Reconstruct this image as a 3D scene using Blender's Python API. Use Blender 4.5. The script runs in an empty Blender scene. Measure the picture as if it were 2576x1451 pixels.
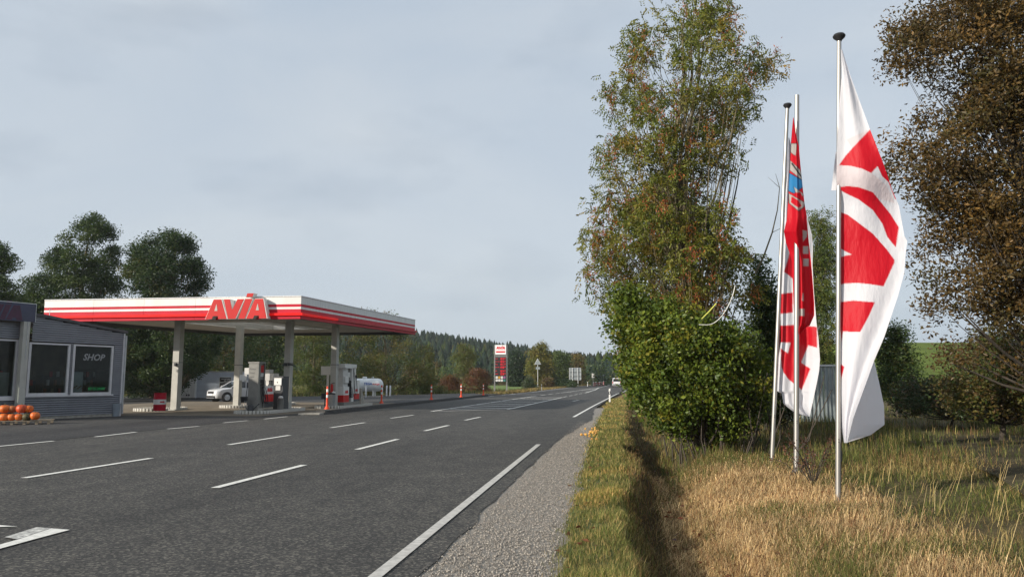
import bpy, math, random
import numpy as np
from mathutils import Vector, Matrix, noise as mnoise

# ------------------------------------------------------------------ camera, sky, sun, exposure
W, H, F = 2576.0, 1451.0, 1930.0          # the photograph at half scale, focal length in those pixels
CX, CY, HOR, EYE = 1288.0, 725.5, 958.0, 1.6
PIT = math.atan((HOR - CY) / F); CP, SP = math.cos(PIT), math.sin(PIT)
TH = math.radians(7.96); CT, ST = math.cos(TH), math.sin(TH)      # road heading against the view axis
scene = bpy.context.scene
COL = scene.collection
cam_d = bpy.data.cameras.new('camera'); cam = bpy.data.objects.new('camera', cam_d); COL.objects.link(cam)
cam_d.sensor_fit = 'HORIZONTAL'; cam_d.sensor_width = 36; cam_d.lens = F / W * 36
cam_d.clip_start = .1; cam_d.clip_end = 4000
cam.location = (0, 0, EYE); cam.rotation_euler = (math.pi / 2 + PIT, 0, 0)
scene.camera = cam

SUN_EL = math.radians(20)
sunh = Vector((-.834, -.549, 0)).normalized()
to_sun = Vector((sunh.x * math.cos(SUN_EL), sunh.y * math.cos(SUN_EL), math.sin(SUN_EL)))
world = bpy.data.worlds.new('World'); scene.world = world; world.use_nodes = True
nt = world.node_tree; nt.nodes.clear()
def N(tree, kind, **kw):
    n = tree.nodes.new(kind)
    for k, v in kw.items(): setattr(n, k, v)
    return n
out = N(nt, 'ShaderNodeOutputWorld'); bg = N(nt, 'ShaderNodeBackground'); bg.inputs['Strength'].default_value = .1
sky = N(nt, 'ShaderNodeTexSky', sky_type='NISHITA'); sky.sun_disc = False
sky.sun_elevation = SUN_EL; sky.sun_rotation = math.atan2(to_sun.x, to_sun.y) % (2 * math.pi)
sky.air_density = 1.0; sky.dust_density = 2.0; sky.ozone_density = 1.2
tc = N(nt, 'ShaderNodeTexCoord'); mp = N(nt, 'ShaderNodeMapping'); mp.inputs['Scale'].default_value = (1, 1, 2.6)
n1 = N(nt, 'ShaderNodeTexNoise'); n1.inputs['Scale'].default_value = 1.7; n1.inputs['Detail'].default_value = 6; n1.inputs['Distortion'].default_value = .6
r1 = N(nt, 'ShaderNodeValToRGB'); r1.color_ramp.elements[0].position = .3; r1.color_ramp.elements[1].position = .72
r1.color_ramp.elements[0].color = (4.35, 5.1, 6.0, 1); r1.color_ramp.elements[1].color = (5.5, 6.0, 6.5, 1)
n2 = N(nt, 'ShaderNodeTexNoise'); n2.inputs['Scale'].default_value = 3.6; n2.inputs['Detail'].default_value = 7; n2.inputs['Roughness'].default_value = .55
r2 = N(nt, 'ShaderNodeValToRGB'); r2.color_ramp.elements[0].position = .54; r2.color_ramp.elements[1].position = .80
r2.color_ramp.elements[0].color = (1, 1, 1, 1); r2.color_ramp.elements[1].color = (.80, .82, .85, 1)
mul = N(nt, 'ShaderNodeMix', data_type='RGBA', blend_type='MULTIPLY'); mul.inputs[0].default_value = 1
mix = N(nt, 'ShaderNodeMix', data_type='RGBA'); mix.inputs[0].default_value = .86
L = nt.links.new
L(tc.outputs['Generated'], mp.inputs['Vector']); L(mp.outputs[0], n1.inputs['Vector']); L(mp.outputs[0], n2.inputs['Vector'])
L(n1.outputs['Fac'], r1.inputs[0]); L(n2.outputs['Fac'], r2.inputs[0])
L(r1.outputs[0], mul.inputs[6]); L(r2.outputs[0], mul.inputs[7])
L(sky.outputs[0], mix.inputs[6]); L(mul.outputs[2], mix.inputs[7])
L(mix.outputs[2], bg.inputs['Color']); L(bg.outputs[0], out.inputs[0])
sun_d = bpy.data.lights.new('sun', 'SUN'); sun_d.energy = 5.0; sun_d.angle = math.radians(1.2); sun_d.color = (1, .92, .80)
sun = bpy.data.objects.new('sun', sun_d); COL.objects.link(sun); sun.location = (-40, -30, 40)
sun.rotation_euler = to_sun.to_track_quat('Z', 'Y').to_euler()
vs = scene.view_settings; vs.view_transform = 'Standard'; vs.look = 'None'; vs.exposure = .28; vs.gamma = 1; vs.use_curve_mapping = False

# ------------------------------------------------------------------ geometry helpers
def ray(px, py):
    u, v = (px - CX) / F, (CY - py) / F
    return Vector((u, CP - v * SP, SP + v * CP))
def zroad(t):                              # the road climbs very gently far ahead
    return .006 * max(0., t - 110)
def G(px, py, z=0.):                       # pixel -> point at height z
    r = ray(px, py); k = (z - EYE) / r.z
    return Vector((r.x * k, r.y * k, z))
def D(px, py, d):                          # pixel -> point at distance d
    r = ray(px, py); k = d / r.y
    return Vector((r.x * k, d, EYE + r.z * k))
def GR(px, py, dz=0.):                     # pixel -> point on the road surface
    r = ray(px, py)
    if r.z > -.0045: r = Vector((r.x, r.y, -.0045))
    z = 0.
    for _ in range(30):
        k = (z - EYE) / r.z
        t = ST * r.x * k + CT * r.y * k
        z = .5 * z + .5 * zroad(t)
    k = (z - EYE) / r.z
    return Vector((r.x * k, r.y * k, z + dz))
def RT(r, t, z=0.): return Vector((r * CT + t * ST, t * CT - r * ST, z))
def toRT(p): return (p[0] * CT - p[1] * ST, p[0] * ST + p[1] * CT)
def bend(t): return -.007 * t + 2.4e-4 * t * t
rng = np.random.default_rng(7)
random.seed(7)

def tag(o, label=None, cat=None, group=None, kind=None):
    if label: o['label'] = label
    if cat: o['category'] = cat
    if group: o['group'] = group
    if kind: o['kind'] = kind
    return o
def thing(name, label, cat, loc=(0, 0, 0), rotz=0., group=None):
    o = bpy.data.objects.new(name, None); COL.objects.link(o)
    o.location = loc; o.rotation_euler = (0, 0, rotz); o.empty_display_size = .2
    return tag(o, label, cat, group)
def link(name, me, parent=None):
    o = bpy.data.objects.new(name, me); COL.objects.link(o)
    if parent is not None: o.parent = parent
    return o
def copy_tree(o, parent=None):
    c = o.copy(); COL.objects.link(c)
    if parent is not None: c.parent = parent
    for ch in list(o.children): copy_tree(ch, c)
    return c

class MB:
    def __init__(s): s.v = []; s.f = []; s.m = []; s.mi = 0
    def add(s, vs_, fs, m=None):
        b = len(s.v); s.v += [tuple(v) for v in vs_]
        for f in fs: s.f.append(tuple(i + b for i in f)); s.m.append(s.mi if m is None else m)
        return s
    def box(s, c, d, rz=0., m=None, M=None, taper=1.):
        x, y, z = d[0] / 2, d[1] / 2, d[2] / 2
        p = [(-x, -y, -z), (x, -y, -z), (x, y, -z), (-x, y, -z), (-x * taper, -y * taper, z), (x * taper, -y * taper, z), (x * taper, y * taper, z), (-x * taper, y * taper, z)]
        R = M if M is not None else Matrix.Rotation(rz, 3, 'Z')
        p = [R @ Vector(q) + Vector(c) for q in p]
        return s.add(p, [(0, 3, 2, 1), (4, 5, 6, 7), (0, 1, 5, 4), (1, 2, 6, 5), (2, 3, 7, 6), (3, 0, 4, 7)], m)
    def bb(s, x0, x1, y0, y1, z0, z1, m=None):
        return s.box(((x0 + x1) / 2, (y0 + y1) / 2, (z0 + z1) / 2), (abs(x1 - x0), abs(y1 - y0), abs(z1 - z0)), m=m)
    def tube(s, pts, rad, n=8, m=None, cap=True):
        pts = [Vector(p) for p in pts]
        if not hasattr(rad, '__len__'): rad = [rad] * len(pts)
        vs_, fs = [], []
        ref = None
        for i, p in enumerate(pts):
            a = pts[max(0, i - 1)]; b = pts[min(len(pts) - 1, i + 1)]
            t = (b - a).normalized() if (b - a).length > 1e-9 else Vector((0, 0, 1))
            if ref is None: ref = Vector((1, 0, 0)) if abs(t.x) < .8 else Vector((0, 1, 0))
            u = (ref - t * ref.dot(t)).normalized(); w = t.cross(u); ref = u
            for k in range(n):
                a_ = 2 * math.pi * k / n
                vs_.append(p + (u * math.cos(a_) + w * math.sin(a_)) * rad[i])
        for i in range(len(pts) - 1):
            for k in range(n):
                k2 = (k + 1) % n
                fs.append((i * n + k, i * n + k2, (i + 1) * n + k2, (i + 1) * n + k))
        if cap:
            fs.append(tuple(range(n - 1, -1, -1))); fs.append(tuple((len(pts) - 1) * n + k for k in range(n)))
        return s.add(vs_, fs, m)
    def lathe(s, prof, c=(0, 0, 0), n=20, m=None, axis='Z'):
        vs_, fs = [], []
        for r_, z_ in prof:
            for k in range(n):
                a = 2 * math.pi * k / n
                q = (r_ * math.cos(a), r_ * math.sin(a), z_)
                if axis == 'X': q = (z_, q[0], q[1])
                if axis == 'Y': q = (q[1], z_, q[0])
                vs_.append((q[0] + c[0], q[1] + c[1], q[2] + c[2]))
        for i in range(len(prof) - 1):
            for k in range(n):
                k2 = (k + 1) % n
                fs.append((i * n + k, i * n + k2, (i + 1) * n + k2, (i + 1) * n + k))
        fs.append(tuple(range(n - 1, -1, -1))); fs.append(tuple((len(prof) - 1) * n + k for k in range(n)))
        return s.add(vs_, fs, m)
    def prism(s, poly, f, h, m=None, mside=None):
        """poly: 2D points, f(x, y, k) -> 3D with k in 0..h"""
        n = len(poly)
        vs_ = [f(x, y, 0) for x, y in poly] + [f(x, y, h) for x, y in poly]
        s.add(vs_, [tuple(range(n))], m)
        b = len(s.v) - 2 * n
        s.f.append(tuple(b + n + i for i in range(n - 1, -1, -1))); s.m.append(s.mi if m is None else m)
        for i in range(n):
            j = (i + 1) % n
            s.f.append((b + j, b + i, b + n + i, b + n + j)); s.m.append((s.mi if m is None else m) if mside is None else mside)
        return s
    def mesh(s, name, mats, smooth=False):
        me = bpy.data.meshes.new(name); me.from_pydata(s.v, [], s.f)
        if not isinstance(mats, (list, tuple)): mats = [mats]
        for m_ in mats: me.materials.append(m_)
        me.polygons.foreach_set('material_index', s.m)
        if smooth:
            me.polygons.foreach_set('use_smooth', [len(f) <= 4 for f in s.f])
            try: me.set_sharp_from_angle(angle=math.radians(40))
            except Exception: pass
        me.update(); return me
    def build(s, name, mats, parent=None, smooth=False):
        return link(name, s.mesh(name, mats, smooth), parent)

def np_mesh(name, V, T, mat_, tint=None, smooth=False, parent=None):
    """numpy verts (n,3), faces (m,k) and per-vertex tint"""
    V = np.asarray(V, np.float32); T = np.asarray(T, np.int32); k = T.shape[1]
    me = bpy.data.meshes.new(name)
    me.vertices.add(len(V)); me.vertices.foreach_set('co', V.ravel())
    me.loops.add(T.size); me.loops.foreach_set('vertex_index', T.ravel())
    me.polygons.add(len(T))
    me.polygons.foreach_set('loop_start', np.arange(0, T.size, k, dtype=np.int32))
    try: me.polygons.foreach_set('loop_total', np.full(len(T), k, np.int32))
    except Exception: pass
    if smooth: me.polygons.foreach_set('use_smooth', np.ones(len(T), bool))
    if tint is not None:
        a = me.color_attributes.new('tint', 'FLOAT_COLOR', 'POINT')
        c = np.ones((len(V), 4), np.float32); c[:, :3] = tint
        a.data.foreach_set('color', c.ravel())
    me.materials.append(mat_)
    me.update(calc_edges=True); me.validate()
    return link(name, me, parent)

# ------------------------------------------------------------------ materials
def mat(name, col, rough=.6, metal=0., var=.12, scale=4., bump=0., bscale=60., emis=None, estr=1., spec=.4, stretch=None, detail=4., col2=None, coat=0.):
    m = bpy.data.materials.new(name); m.use_nodes = True
    t = m.node_tree; b = t.nodes['Principled BSDF']; lk = t.links.new
    b.inputs['Roughness'].default_value = rough; b.inputs['Metallic'].default_value = metal
    b.inputs['Specular IOR Level'].default_value = spec
    b.inputs['Coat Weight'].default_value = coat
    co = N(t, 'ShaderNodeTexCoord'); mp_ = N(t, 'ShaderNodeMapping'); lk(co.outputs['Object'], mp_.inputs[0])
    if stretch: mp_.inputs['Scale'].default_value = stretch
    no = N(t, 'ShaderNodeTexNoise'); no.inputs['Scale'].default_value = scale; no.inputs['Detail'].default_value = detail
    lk(mp_.outputs[0], no.inputs['Vector'])
    rp = N(t, 'ShaderNodeValToRGB'); rp.color_ramp.elements[0].position = .28; rp.color_ramp.elements[1].position = .72
    c2 = col2 if col2 else tuple(min(1, c * (1 + var * .6)) for c in col)
    rp.color_ramp.elements[0].color = tuple(c * (1 - var) for c in col) + (1,)
    rp.color_ramp.elements[1].color = tuple(c2) + (1,)
    lk(no.outputs['Fac'], rp.inputs[0]); lk(rp.outputs[0], b.inputs['Base Color'])
    if bump:
        nb = N(t, 'ShaderNodeTexNoise'); nb.inputs['Scale'].default_value = bscale; nb.inputs['Detail'].default_value = 3
        lk(co.outputs['Object'], nb.inputs['Vector'])
        bp = N(t, 'ShaderNodeBump'); bp.inputs['Strength'].default_value = bump; bp.inputs['Distance'].default_value = .02
        lk(nb.outputs['Fac'], bp.inputs['Height']); lk(bp.outputs[0], b.inputs['Normal'])
    if emis:
        b.inputs['Emission Color'].default_value = tuple(emis) + (1,); b.inputs['Emission Strength'].default_value = estr
    return m

def leaf_mat(name, trans=.35, rough=.5, spec=.3, noise_amt=0.):
    m = bpy.data.materials.new(name); m.use_nodes = True
    t = m.node_tree; b = t.nodes['Principled BSDF']; lk = t.links.new
    at = N(t, 'ShaderNodeAttribute', attribute_name='tint')
    lk(at.outputs['Color'], b.inputs['Base Color']); b.inputs['Roughness'].default_value = rough; b.inputs['Specular IOR Level'].default_value = spec
    if trans:
        tr = N(t, 'ShaderNodeBsdfTranslucent'); lk(at.outputs['Color'], tr.inputs['Color'])
        mx = N(t, 'ShaderNodeMixShader'); mx.inputs[0].default_value = trans
        lk(b.outputs[0], mx.inputs[1]); lk(tr.outputs[0], mx.inputs[2])
        lk(mx.outputs[0], t.nodes['Material Output'].inputs['Surface'])
    return m

def ground_mat(name, rough=.95, scale=9., amt=.35, fine=70.):
    m = bpy.data.materials.new(name); m.use_nodes = True
    t = m.node_tree; b = t.nodes['Principled BSDF']; lk = t.links.new
    b.inputs['Roughness'].default_value = rough; b.inputs['Specular IOR Level'].default_value = .1
    at = N(t, 'ShaderNodeAttribute', attribute_name='tint')
    co = N(t, 'ShaderNodeTexCoord')
    cur = at.outputs['Color']
    for sc_, am in ((scale, amt), (fine, amt), (.6, amt * .7)):
        no = N(t, 'ShaderNodeTexNoise'); no.inputs['Scale'].default_value = sc_; no.inputs['Detail'].default_value = 5
        lk(co.outputs['Object'], no.inputs['Vector'])
        rp = N(t, 'ShaderNodeValToRGB'); rp.color_ramp.elements[0].position = .3; rp.color_ramp.elements[1].position = .7
        rp.color_ramp.elements[0].color = (1 - am,) * 3 + (1,); rp.color_ramp.elements[1].color = (1 + am * .6,) * 3 + (1,)
        lk(no.outputs['Fac'], rp.inputs[0])
        mu = N(t, 'ShaderNodeMix', data_type='RGBA', blend_type='MULTIPLY'); mu.inputs[0].default_value = 1
        lk(cur, mu.inputs[6]); lk(rp.outputs[0], mu.inputs[7]); cur = mu.outputs[2]
    lk(cur, b.inputs['Base Color'])
    nb = N(t, 'ShaderNodeTexNoise'); nb.inputs['Scale'].default_value = 35; nb.inputs['Detail'].default_value = 6
    lk(co.outputs['Object'], nb.inputs['Vector'])
    bp = N(t, 'ShaderNodeBump'); bp.inputs['Strength'].default_value = .7; bp.inputs['Distance'].default_value = .04
    lk(nb.outputs['Fac'], bp.inputs['Height']); lk(bp.outputs[0], b.inputs['Normal'])
    return m

def asphalt_mat(name, lo, hi, tint=(1, 1, 1.02), tracks=0., patch=.26):
    m = bpy.data.materials.new(name); m.use_nodes = True
    t = m.node_tree; b = t.nodes['Principled BSDF']; lk = t.links.new
    b.inputs['Roughness'].default_value = .82; b.inputs['Specular IOR Level'].default_value = .35
    co = N(t, 'ShaderNodeTexCoord')
    no = N(t, 'ShaderNodeTexNoise'); no.inputs['Scale'].default_value = 32; no.inputs['Detail'].default_value = 4; no.inputs['Roughness'].default_value = .8
    lk(co.outputs['Object'], no.inputs['Vector'])
    rp = N(t, 'ShaderNodeValToRGB'); e = rp.color_ramp.elements
    e[0].position = .36; e[1].position = .68
    e[0].color = (lo * tint[0], lo * tint[1], lo * tint[2], 1); e[1].color = (hi * tint[0], hi * tint[1], hi * tint[2], 1)
    lk(no.outputs['Fac'], rp.inputs[0]); cur = rp.outputs[0]
    def mulby(src):
        nonlocal cur
        mu = N(t, 'ShaderNodeMix', data_type='RGBA', blend_type='MULTIPLY'); mu.inputs[0].default_value = 1
        lk(cur, mu.inputs[6]); lk(src, mu.inputs[7]); cur = mu.outputs[2]
    for sc_, st in ((.5, (1, .12, 1)), (2.2, (1, .5, 1))):
        mp_ = N(t, 'ShaderNodeMapping'); mp_.inputs['Scale'].default_value = st; lk(co.outputs['Object'], mp_.inputs[0])
        nn = N(t, 'ShaderNodeTexNoise'); nn.inputs['Scale'].default_value = sc_; nn.inputs['Detail'].default_value = 5
        lk(mp_.outputs[0], nn.inputs['Vector'])
        r_ = N(t, 'ShaderNodeValToRGB'); r_.color_ramp.elements[0].position = .3; r_.color_ramp.elements[1].position = .7
        r_.color_ramp.elements[0].color = (1 - patch,) * 3 + (1,); r_.color_ramp.elements[1].color = (1 + patch * .6, 1 + patch * .55, 1 + patch * .45, 1)
        lk(nn.outputs['Fac'], r_.inputs[0]); mulby(r_.outputs[0])
    # stone chips: bright and dark single grains
    vo = N(t, 'ShaderNodeTexVoronoi'); vo.inputs['Scale'].default_value = 40
    lk(co.outputs['Object'], vo.inputs['Vector'])
    rv = N(t, 'ShaderNodeValToRGB'); rv.color_ramp.elements[0].position = .55; rv.color_ramp.elements[1].position = .95
    rv.color_ramp.elements[0].color = (.72, .72, .73, 1); rv.color_ramp.elements[1].color = (2.5, 2.4, 2.2, 1)
    sp_ = N(t, 'ShaderNodeSeparateColor'); lk(vo.outputs['Color'], sp_.inputs[0]); lk(sp_.outputs[0], rv.inputs[0]); mulby(rv.outputs[0])
    lk(cur, b.inputs['Base Color'])
    bp = N(t, 'ShaderNodeBump'); bp.inputs['Strength'].default_value = .8; bp.inputs['Distance'].default_value = .02
    lk(no.outputs['Fac'], bp.inputs['Height']); lk(bp.outputs[0], b.inputs['Normal'])
    return m

M = {}
M['asphalt'] = asphalt_mat('asphalt_worn', .027, .092, (1.02, 1, .96))
M['asphalt_dark'] = asphalt_mat('asphalt_dark', .026, .05, (1, 1, 1.05))
M['forecourt'] = asphalt_mat('forecourt_asphalt', .036, .07, (1, 1, 1.02))
M['concrete_floor'] = mat('forecourt_concrete', (.20, .165, .12), .9, var=.35, scale=1.1, bump=.25, detail=7)
M['track'] = mat('track_surface', (.075, .062, .048), 1.0, var=.55, scale=1.6, bump=1., bscale=22, col2=(.10, .085, .05), detail=9, spec=.05)
M['paint'] = mat('road_paint', (.72, .71, .66), .7, var=.22, scale=14, bump=.3, bscale=80)
M['paint_grey'] = mat('road_edge_paint', (.50, .485, .45), .75, var=.25, scale=12, bump=.3, bscale=80)
M['paint_worn'] = mat('road_paint_worn', (.34, .34, .33), .8, var=.6, scale=26, detail=9, col2=(.72, .71, .66))
M['ground'] = ground_mat('verge_soil')
M['gravel'] = mat('gravel_bed', (.22, .20, .17), .95, var=.45, scale=60, bump=.8, bscale=70, col2=(.36, .33, .29))
M['stone'] = leaf_mat('gravel_stones', 0, .9)
M['grass'] = leaf_mat('grass_blades', .30, .6, .25)
M['hay'] = leaf_mat('hay_blades', .15, .7, .2)
M['leaf'] = leaf_mat('leaves', .38, .45, .35)
M['needle'] = leaf_mat('conifer_needles', .08, .8, .15)
M['bark'] = mat('bark', (.13, .105, .075), .95, var=.45, scale=9, bump=.7, bscale=25, stretch=(1, 1, .25), col2=(.20, .17, .10))
M['bark_dark'] = mat('bark_dark', (.055, .045, .035), .95, var=.4, scale=9, bump=.6, bscale=25)
M['bark_lichen'] = mat('bark_lichen', (.15, .125, .085), .95, var=.4, scale=6, bump=.6, bscale=25, col2=(.30, .25, .09))
M['white'] = mat('white_panel', (.66, .65, .62), .5, var=.10, scale=1.6, stretch=(1, 1, .3))
M['white_dirty'] = mat('white_weathered_panel', (.62, .62, .61), .6, var=.2, scale=5, stretch=(3, 3, .25), col2=(.74, .74, .72))
M['red'] = mat('red_panel', (.45, .007, .026), .55, var=.12, scale=1.5, spec=.2)
M['red_lip'] = mat('red_light_strip', (.60, .004, .004), .5, emis=(1, .002, .001), estr=.2, var=.05, spec=.15)
M['red_lip_off'] = mat('red_strip_dark', (.42, .010, .022), .5, var=.15, spec=.2)
M['red_letter'] = mat('red_letter_face', (.50, .020, .019), .5, var=.10, scale=1, spec=.2)
M['ceil'] = mat('ceiling_panel', (.46, .44, .40), .6, var=.16, scale=1.2)
M['glaz'] = leaf_mat('roof_light_acrylic', .6, .3)
M['column'] = mat('column_paint', (.42, .41, .37), .55, var=.14, scale=2.5, bump=.1)
M['post_grey'] = mat('post_grey_paint', (.20, .20, .195), .5, .2, var=.15, scale=4)
M['steel'] = mat('galvanised_steel', (.50, .51, .52), .42, .75, var=.15, scale=6)
M['alu'] = mat('aluminium_pole', (.40, .385, .36), .42, .75, var=.15, scale=3, stretch=(1, 1, .15))
M['black'] = mat('black_plastic', (.018, .018, .02), .5, var=.2)
M['dark'] = mat('dark_grey_paint', (.055, .057, .062), .55, var=.2)
M['grey'] = mat('grey_cabinet', (.20, .195, .18), .45, .2, var=.22, scale=3)
M['grey_light'] = mat('light_grey_cabinet', (.52, .51, .49), .5, var=.15, scale=3)
M['concrete'] = mat('kerb_concrete', (.34, .32, .28), .95, var=.3, scale=6, bump=.4)
M['kerb_dark'] = mat('kerb_stone_dark', (.06, .057, .055), .95, var=.35, scale=5, bump=.4)  # dirty stone, darkened further in its colour for the shade on it
M['edge_stone'] = mat('whitewashed_stone', (.60, .58, .53), .9, var=.25, scale=8, bump=.4)
M['corr'] = mat('corrugated_grey', (.27, .28, .31), .5, .3, var=.14, scale=2)
M['corr_blue'] = mat('corrugated_pale_blue_grey', (.66, .71, .78), .5, .2, var=.12, scale=2)
M['corr_gate'] = mat('corrugated_gate_sheet', (.30, .34, .35), .5, .3, var=.2, scale=3, stretch=(4, 4, .4))
M['frame'] = mat('window_frame', (.56, .55, .56), .45, .1, var=.1)
M['wallgrey'] = mat('plain_wall_panel', (.30, .31, .35), .6, var=.12)
M['roofedge'] = mat('roof_edge', (.085, .08, .082), .7, var=.3)
M['sign_dark'] = mat('unlit_sign_face', (.028, .032, .075), .22, var=.3, scale=1.2, spec=.5)
M['sign_purple'] = mat('unlit_sign_letter', (.05, .008, .035), .22, var=.2)
M['orange'] = mat('orange_bollard', (.72, .06, .012), .5, var=.12)
M['reflect'] = mat('white_reflector', (.80, .80, .78), .4, var=.06)
M['plastic_white'] = mat('white_plastic', (.80, .79, .76), .5, var=.08)
M['tank'] = mat('tank_white', (.72, .74, .74), .4, var=.10, scale=2)
M['blue'] = mat('blue_print', (.01, .10, .45), .5)
M['red_print'] = mat('red_print', (.58, .012, .02), .5)
M['white_print'] = mat('white_print', (.78, .78, .76), .5, var=.05)
M['shop_print'] = mat('shop_print', (.26, .27, .27), .6)
M['tyre'] = mat('tyre_rubber', (.02, .02, .021), .85, var=.2)
M['rim'] = mat('alloy_rim', (.45, .46, .48), .35, .7)
M['car_white'] = mat('white_car_paint', (.58, .59, .61), .25, var=.04, coat=.6)
M['carglass'] = mat('car_window', (.012, .015, .018), .08, var=.1, spec=.6)
M['lamp'] = mat('headlamp_glass', (.55, .58, .62), .15, var=.1)
M['tail'] = mat('tail_lamp', (.45, .01, .015), .25)
M['pumpkin'] = mat('pumpkin_skin', (.62, .105, .012), .5, var=.3, scale=5, col2=(.72, .17, .02))
M['pumpkin_red'] = mat('pumpkin_deep_orange_skin', (.50, .065, .015), .5, var=.3, scale=5)
M['pumpkin_green'] = mat('pumpkin_green_skin', (.035, .05, .02), .6, var=.4, scale=6, col2=(.10, .07, .02))
M['pumpkin_tan'] = mat('pumpkin_brown_skin', (.33, .10, .03), .6, var=.4, scale=6)
M['stalk'] = mat('stalk', (.12, .10, .05), .9)
M['wood'] = mat('pallet_wood', (.34, .27, .19), .9, var=.35, scale=6, stretch=(1, 8, 8))
M['led_red'] = mat('led_red', (.2, 0, .002), .5, emis=(1, .012, .03), estr=.85, var=0)
M['led_green'] = mat('led_green', (0, .1, .02), .5, emis=(.03, .8, .25), estr=.5, var=0)
M['sign_lit'] = mat('backlit_white_sign', (.8, .8, .8), .4, emis=(.95, .9, .9), estr=.08, var=0)
M['sign_back'] = mat('sign_back_grey', (.27, .30, .31), .55, .2, var=.15)
M['interior'] = mat('shop_interior', (.22, .20, .15), .8, var=.6, scale=1.4, col2=(.34, .27, .17))  # colour lightened to stand in for light inside the shop
M['poster'] = mat('window_poster', (.55, .64, .74), .5, var=.25, scale=3, col2=(.75, .78, .82))
M['bin_blue'] = mat('bin_blue_grey', (.30, .34, .38), .5, var=.15)
M['apple'] = mat('apple_skin', (.62, .42, .07), .4, var=.25, scale=22, col2=(.58, .24, .06))
M['litter'] = mat('litter_paper', (.75, .74, .72), .8, var=.15, scale=20)
M['strap'] = mat('strap_webbing', (.62, .63, .58), .7, var=.15)
M['strap_y'] = mat('strap_webbing_yellow', (.50, .52, .10), .7, var=.15)

gl = bpy.data.materials.new('window_glass'); gl.use_nodes = True
_t = gl.node_tree; _b = _t.nodes['Principled BSDF']
_b.inputs['Base Color'].default_value = (.02, .025, .025, 1); _b.inputs['Roughness'].default_value = .03
_tr = N(_t, 'ShaderNodeBsdfTransparent'); _tr.inputs['Color'].default_value = (.75, .8, .78, 1)
_mx = N(_t, 'ShaderNodeMixShader'); _mx.inputs[0].default_value = .72
_t.links.new(_b.outputs[0], _mx.inputs[1]); _t.links.new(_tr.outputs[0], _mx.inputs[2]); _t.links.new(_mx.outputs[0], _t.nodes['Material Output'].inputs['Surface'])
M['glass'] = gl

def text(name, body, size, m, parent, mtx, extrude=.003, align='CENTER', shear=0., bold=0.):
    cu = bpy.data.curves.new(name, 'FONT'); cu.body = body; cu.size = size; cu.extrude = extrude; cu.align_x = align; cu.shear = shear
    cu.offset = bold; cu.resolution_u = 2
    tmp = bpy.data.objects.new('tmp', cu); COL.objects.link(tmp)
    dg = bpy.context.evaluated_depsgraph_get(); dg.update()
    me = bpy.data.meshes.new_from_object(tmp.evaluated_get(dg)); me.name = name
    bpy.data.objects.remove(tmp); bpy.data.curves.remove(cu)
    me.transform(mtx); me.materials.clear(); me.materials.append(m)
    return link(name, me, parent)
def frame(o, x, z):
    """matrix whose local X runs along x, local Y along z (text baseline and up)"""
    x = Vector(x).normalized(); z = Vector(z).normalized(); n = x.cross(z)
    m_ = Matrix.Identity(4)
    for i in range(3): m_[i][0] = x[i]; m_[i][1] = z[i]; m_[i][2] = n[i]; m_[i][3] = o[i]
    return m_
AVIA = {'A1': ([(523, 430), (600, 240), (678, 240), (742, 430), (655, 430), (650, 402), (600, 402), (590, 430)], [(632, 285), (613, 352), (645, 352)]),
        'V': ([(704, 240), (768, 240), (795, 345), (845, 240), (912, 240), (832, 430), (757, 430)], None),
        'I': ([(862, 430), (927, 238), (998, 238), (928, 430)], None),
        'accent': ([(945, 185), (1010, 185), (997, 221), (932, 221)], None),
        'A2': ([(943, 430), (1025, 240), (1107, 240), (1150, 430), (1075, 430), (1070, 402), (1024, 402), (1012, 430)], [(1055, 285), (1038, 350), (1070, 350)])}
def avia_flat(name, m, parent, o, xdir, up, height, thick=.006):
    """the four letters as thin raised print, word height = letter height, origin at the word's lower middle"""
    k = height / 190.; x = Vector(xdir).normalized(); z = Vector(up).normalized(); n = x.cross(z); o = Vector(o)
    b = MB(); fn = lambda a, c, h_: o + x * ((a - 836) * k) + z * ((430 - c) * k) + n * (thick - h_)
    for key, (poly, hole) in AVIA.items(): b.prism(poly, fn, thick)
    return b.build(name, m, parent)

# ------------------------------------------------------------------ ground, road, verge
def sstep(x, a, b):
    x = np.clip((x - a) / (b - a), 0, 1); return x * x * (3 - 2 * x)
def vnoise(x, y, s, seed=0):
    """cheap smooth value noise, vectorised"""
    x = np.asarray(x) * s + seed * 17.3; y = np.asarray(y) * s + seed * 9.1
    xi, yi = np.floor(x), np.floor(y); xf, yf = x - xi, y - yi
    def h_(a, b): v = np.sin(a * 127.1 + b * 311.7) * 43758.5453; return v - np.floor(v)
    u, v = xf * xf * (3 - 2 * xf), yf * yf * (3 - 2 * yf)
    return (h_(xi, yi) * (1 - u) + h_(xi + 1, yi) * u) * (1 - v) + (h_(xi, yi + 1) * (1 - u) + h_(xi + 1, yi + 1) * u) * v
def terr(rp, t):
    rp = np.asarray(rp, float); t = np.asarray(t, float)
    z = .006 * np.maximum(0, t - 110)
    right = sstep(rp + .017 * np.minimum(t, 30), -.72, -.28)
    z = z - .07 * (1 - right)
    lip = .05 * np.exp(-((rp + .05) / .28) ** 2)
    dep = .38 + .14 * (1 - sstep(t, 16, 30)) + .14 * (vnoise(t, t * 0 + 3, .8, 13) - .5); wob = .5 * (vnoise(t, t * 0, .5, 3) - .5) + .2 * (vnoise(t, t * 0, 1.7, 4) - .5)
    q = rp - wob - .14
    prof = -dep * sstep(q, .0, .46) + dep * sstep(q, .60, 1.65)
    z = z + lip + prof
    z = z + .03 * np.clip(rp - 1.5, 0, 5) * (rp > 1.5)
    z = z + right * (.05 * (vnoise(rp, t, 1.3, 1) - .5) + .035 * (vnoise(rp, t, 4., 2) - .5)) * (rp > -.6)
    return z
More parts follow.
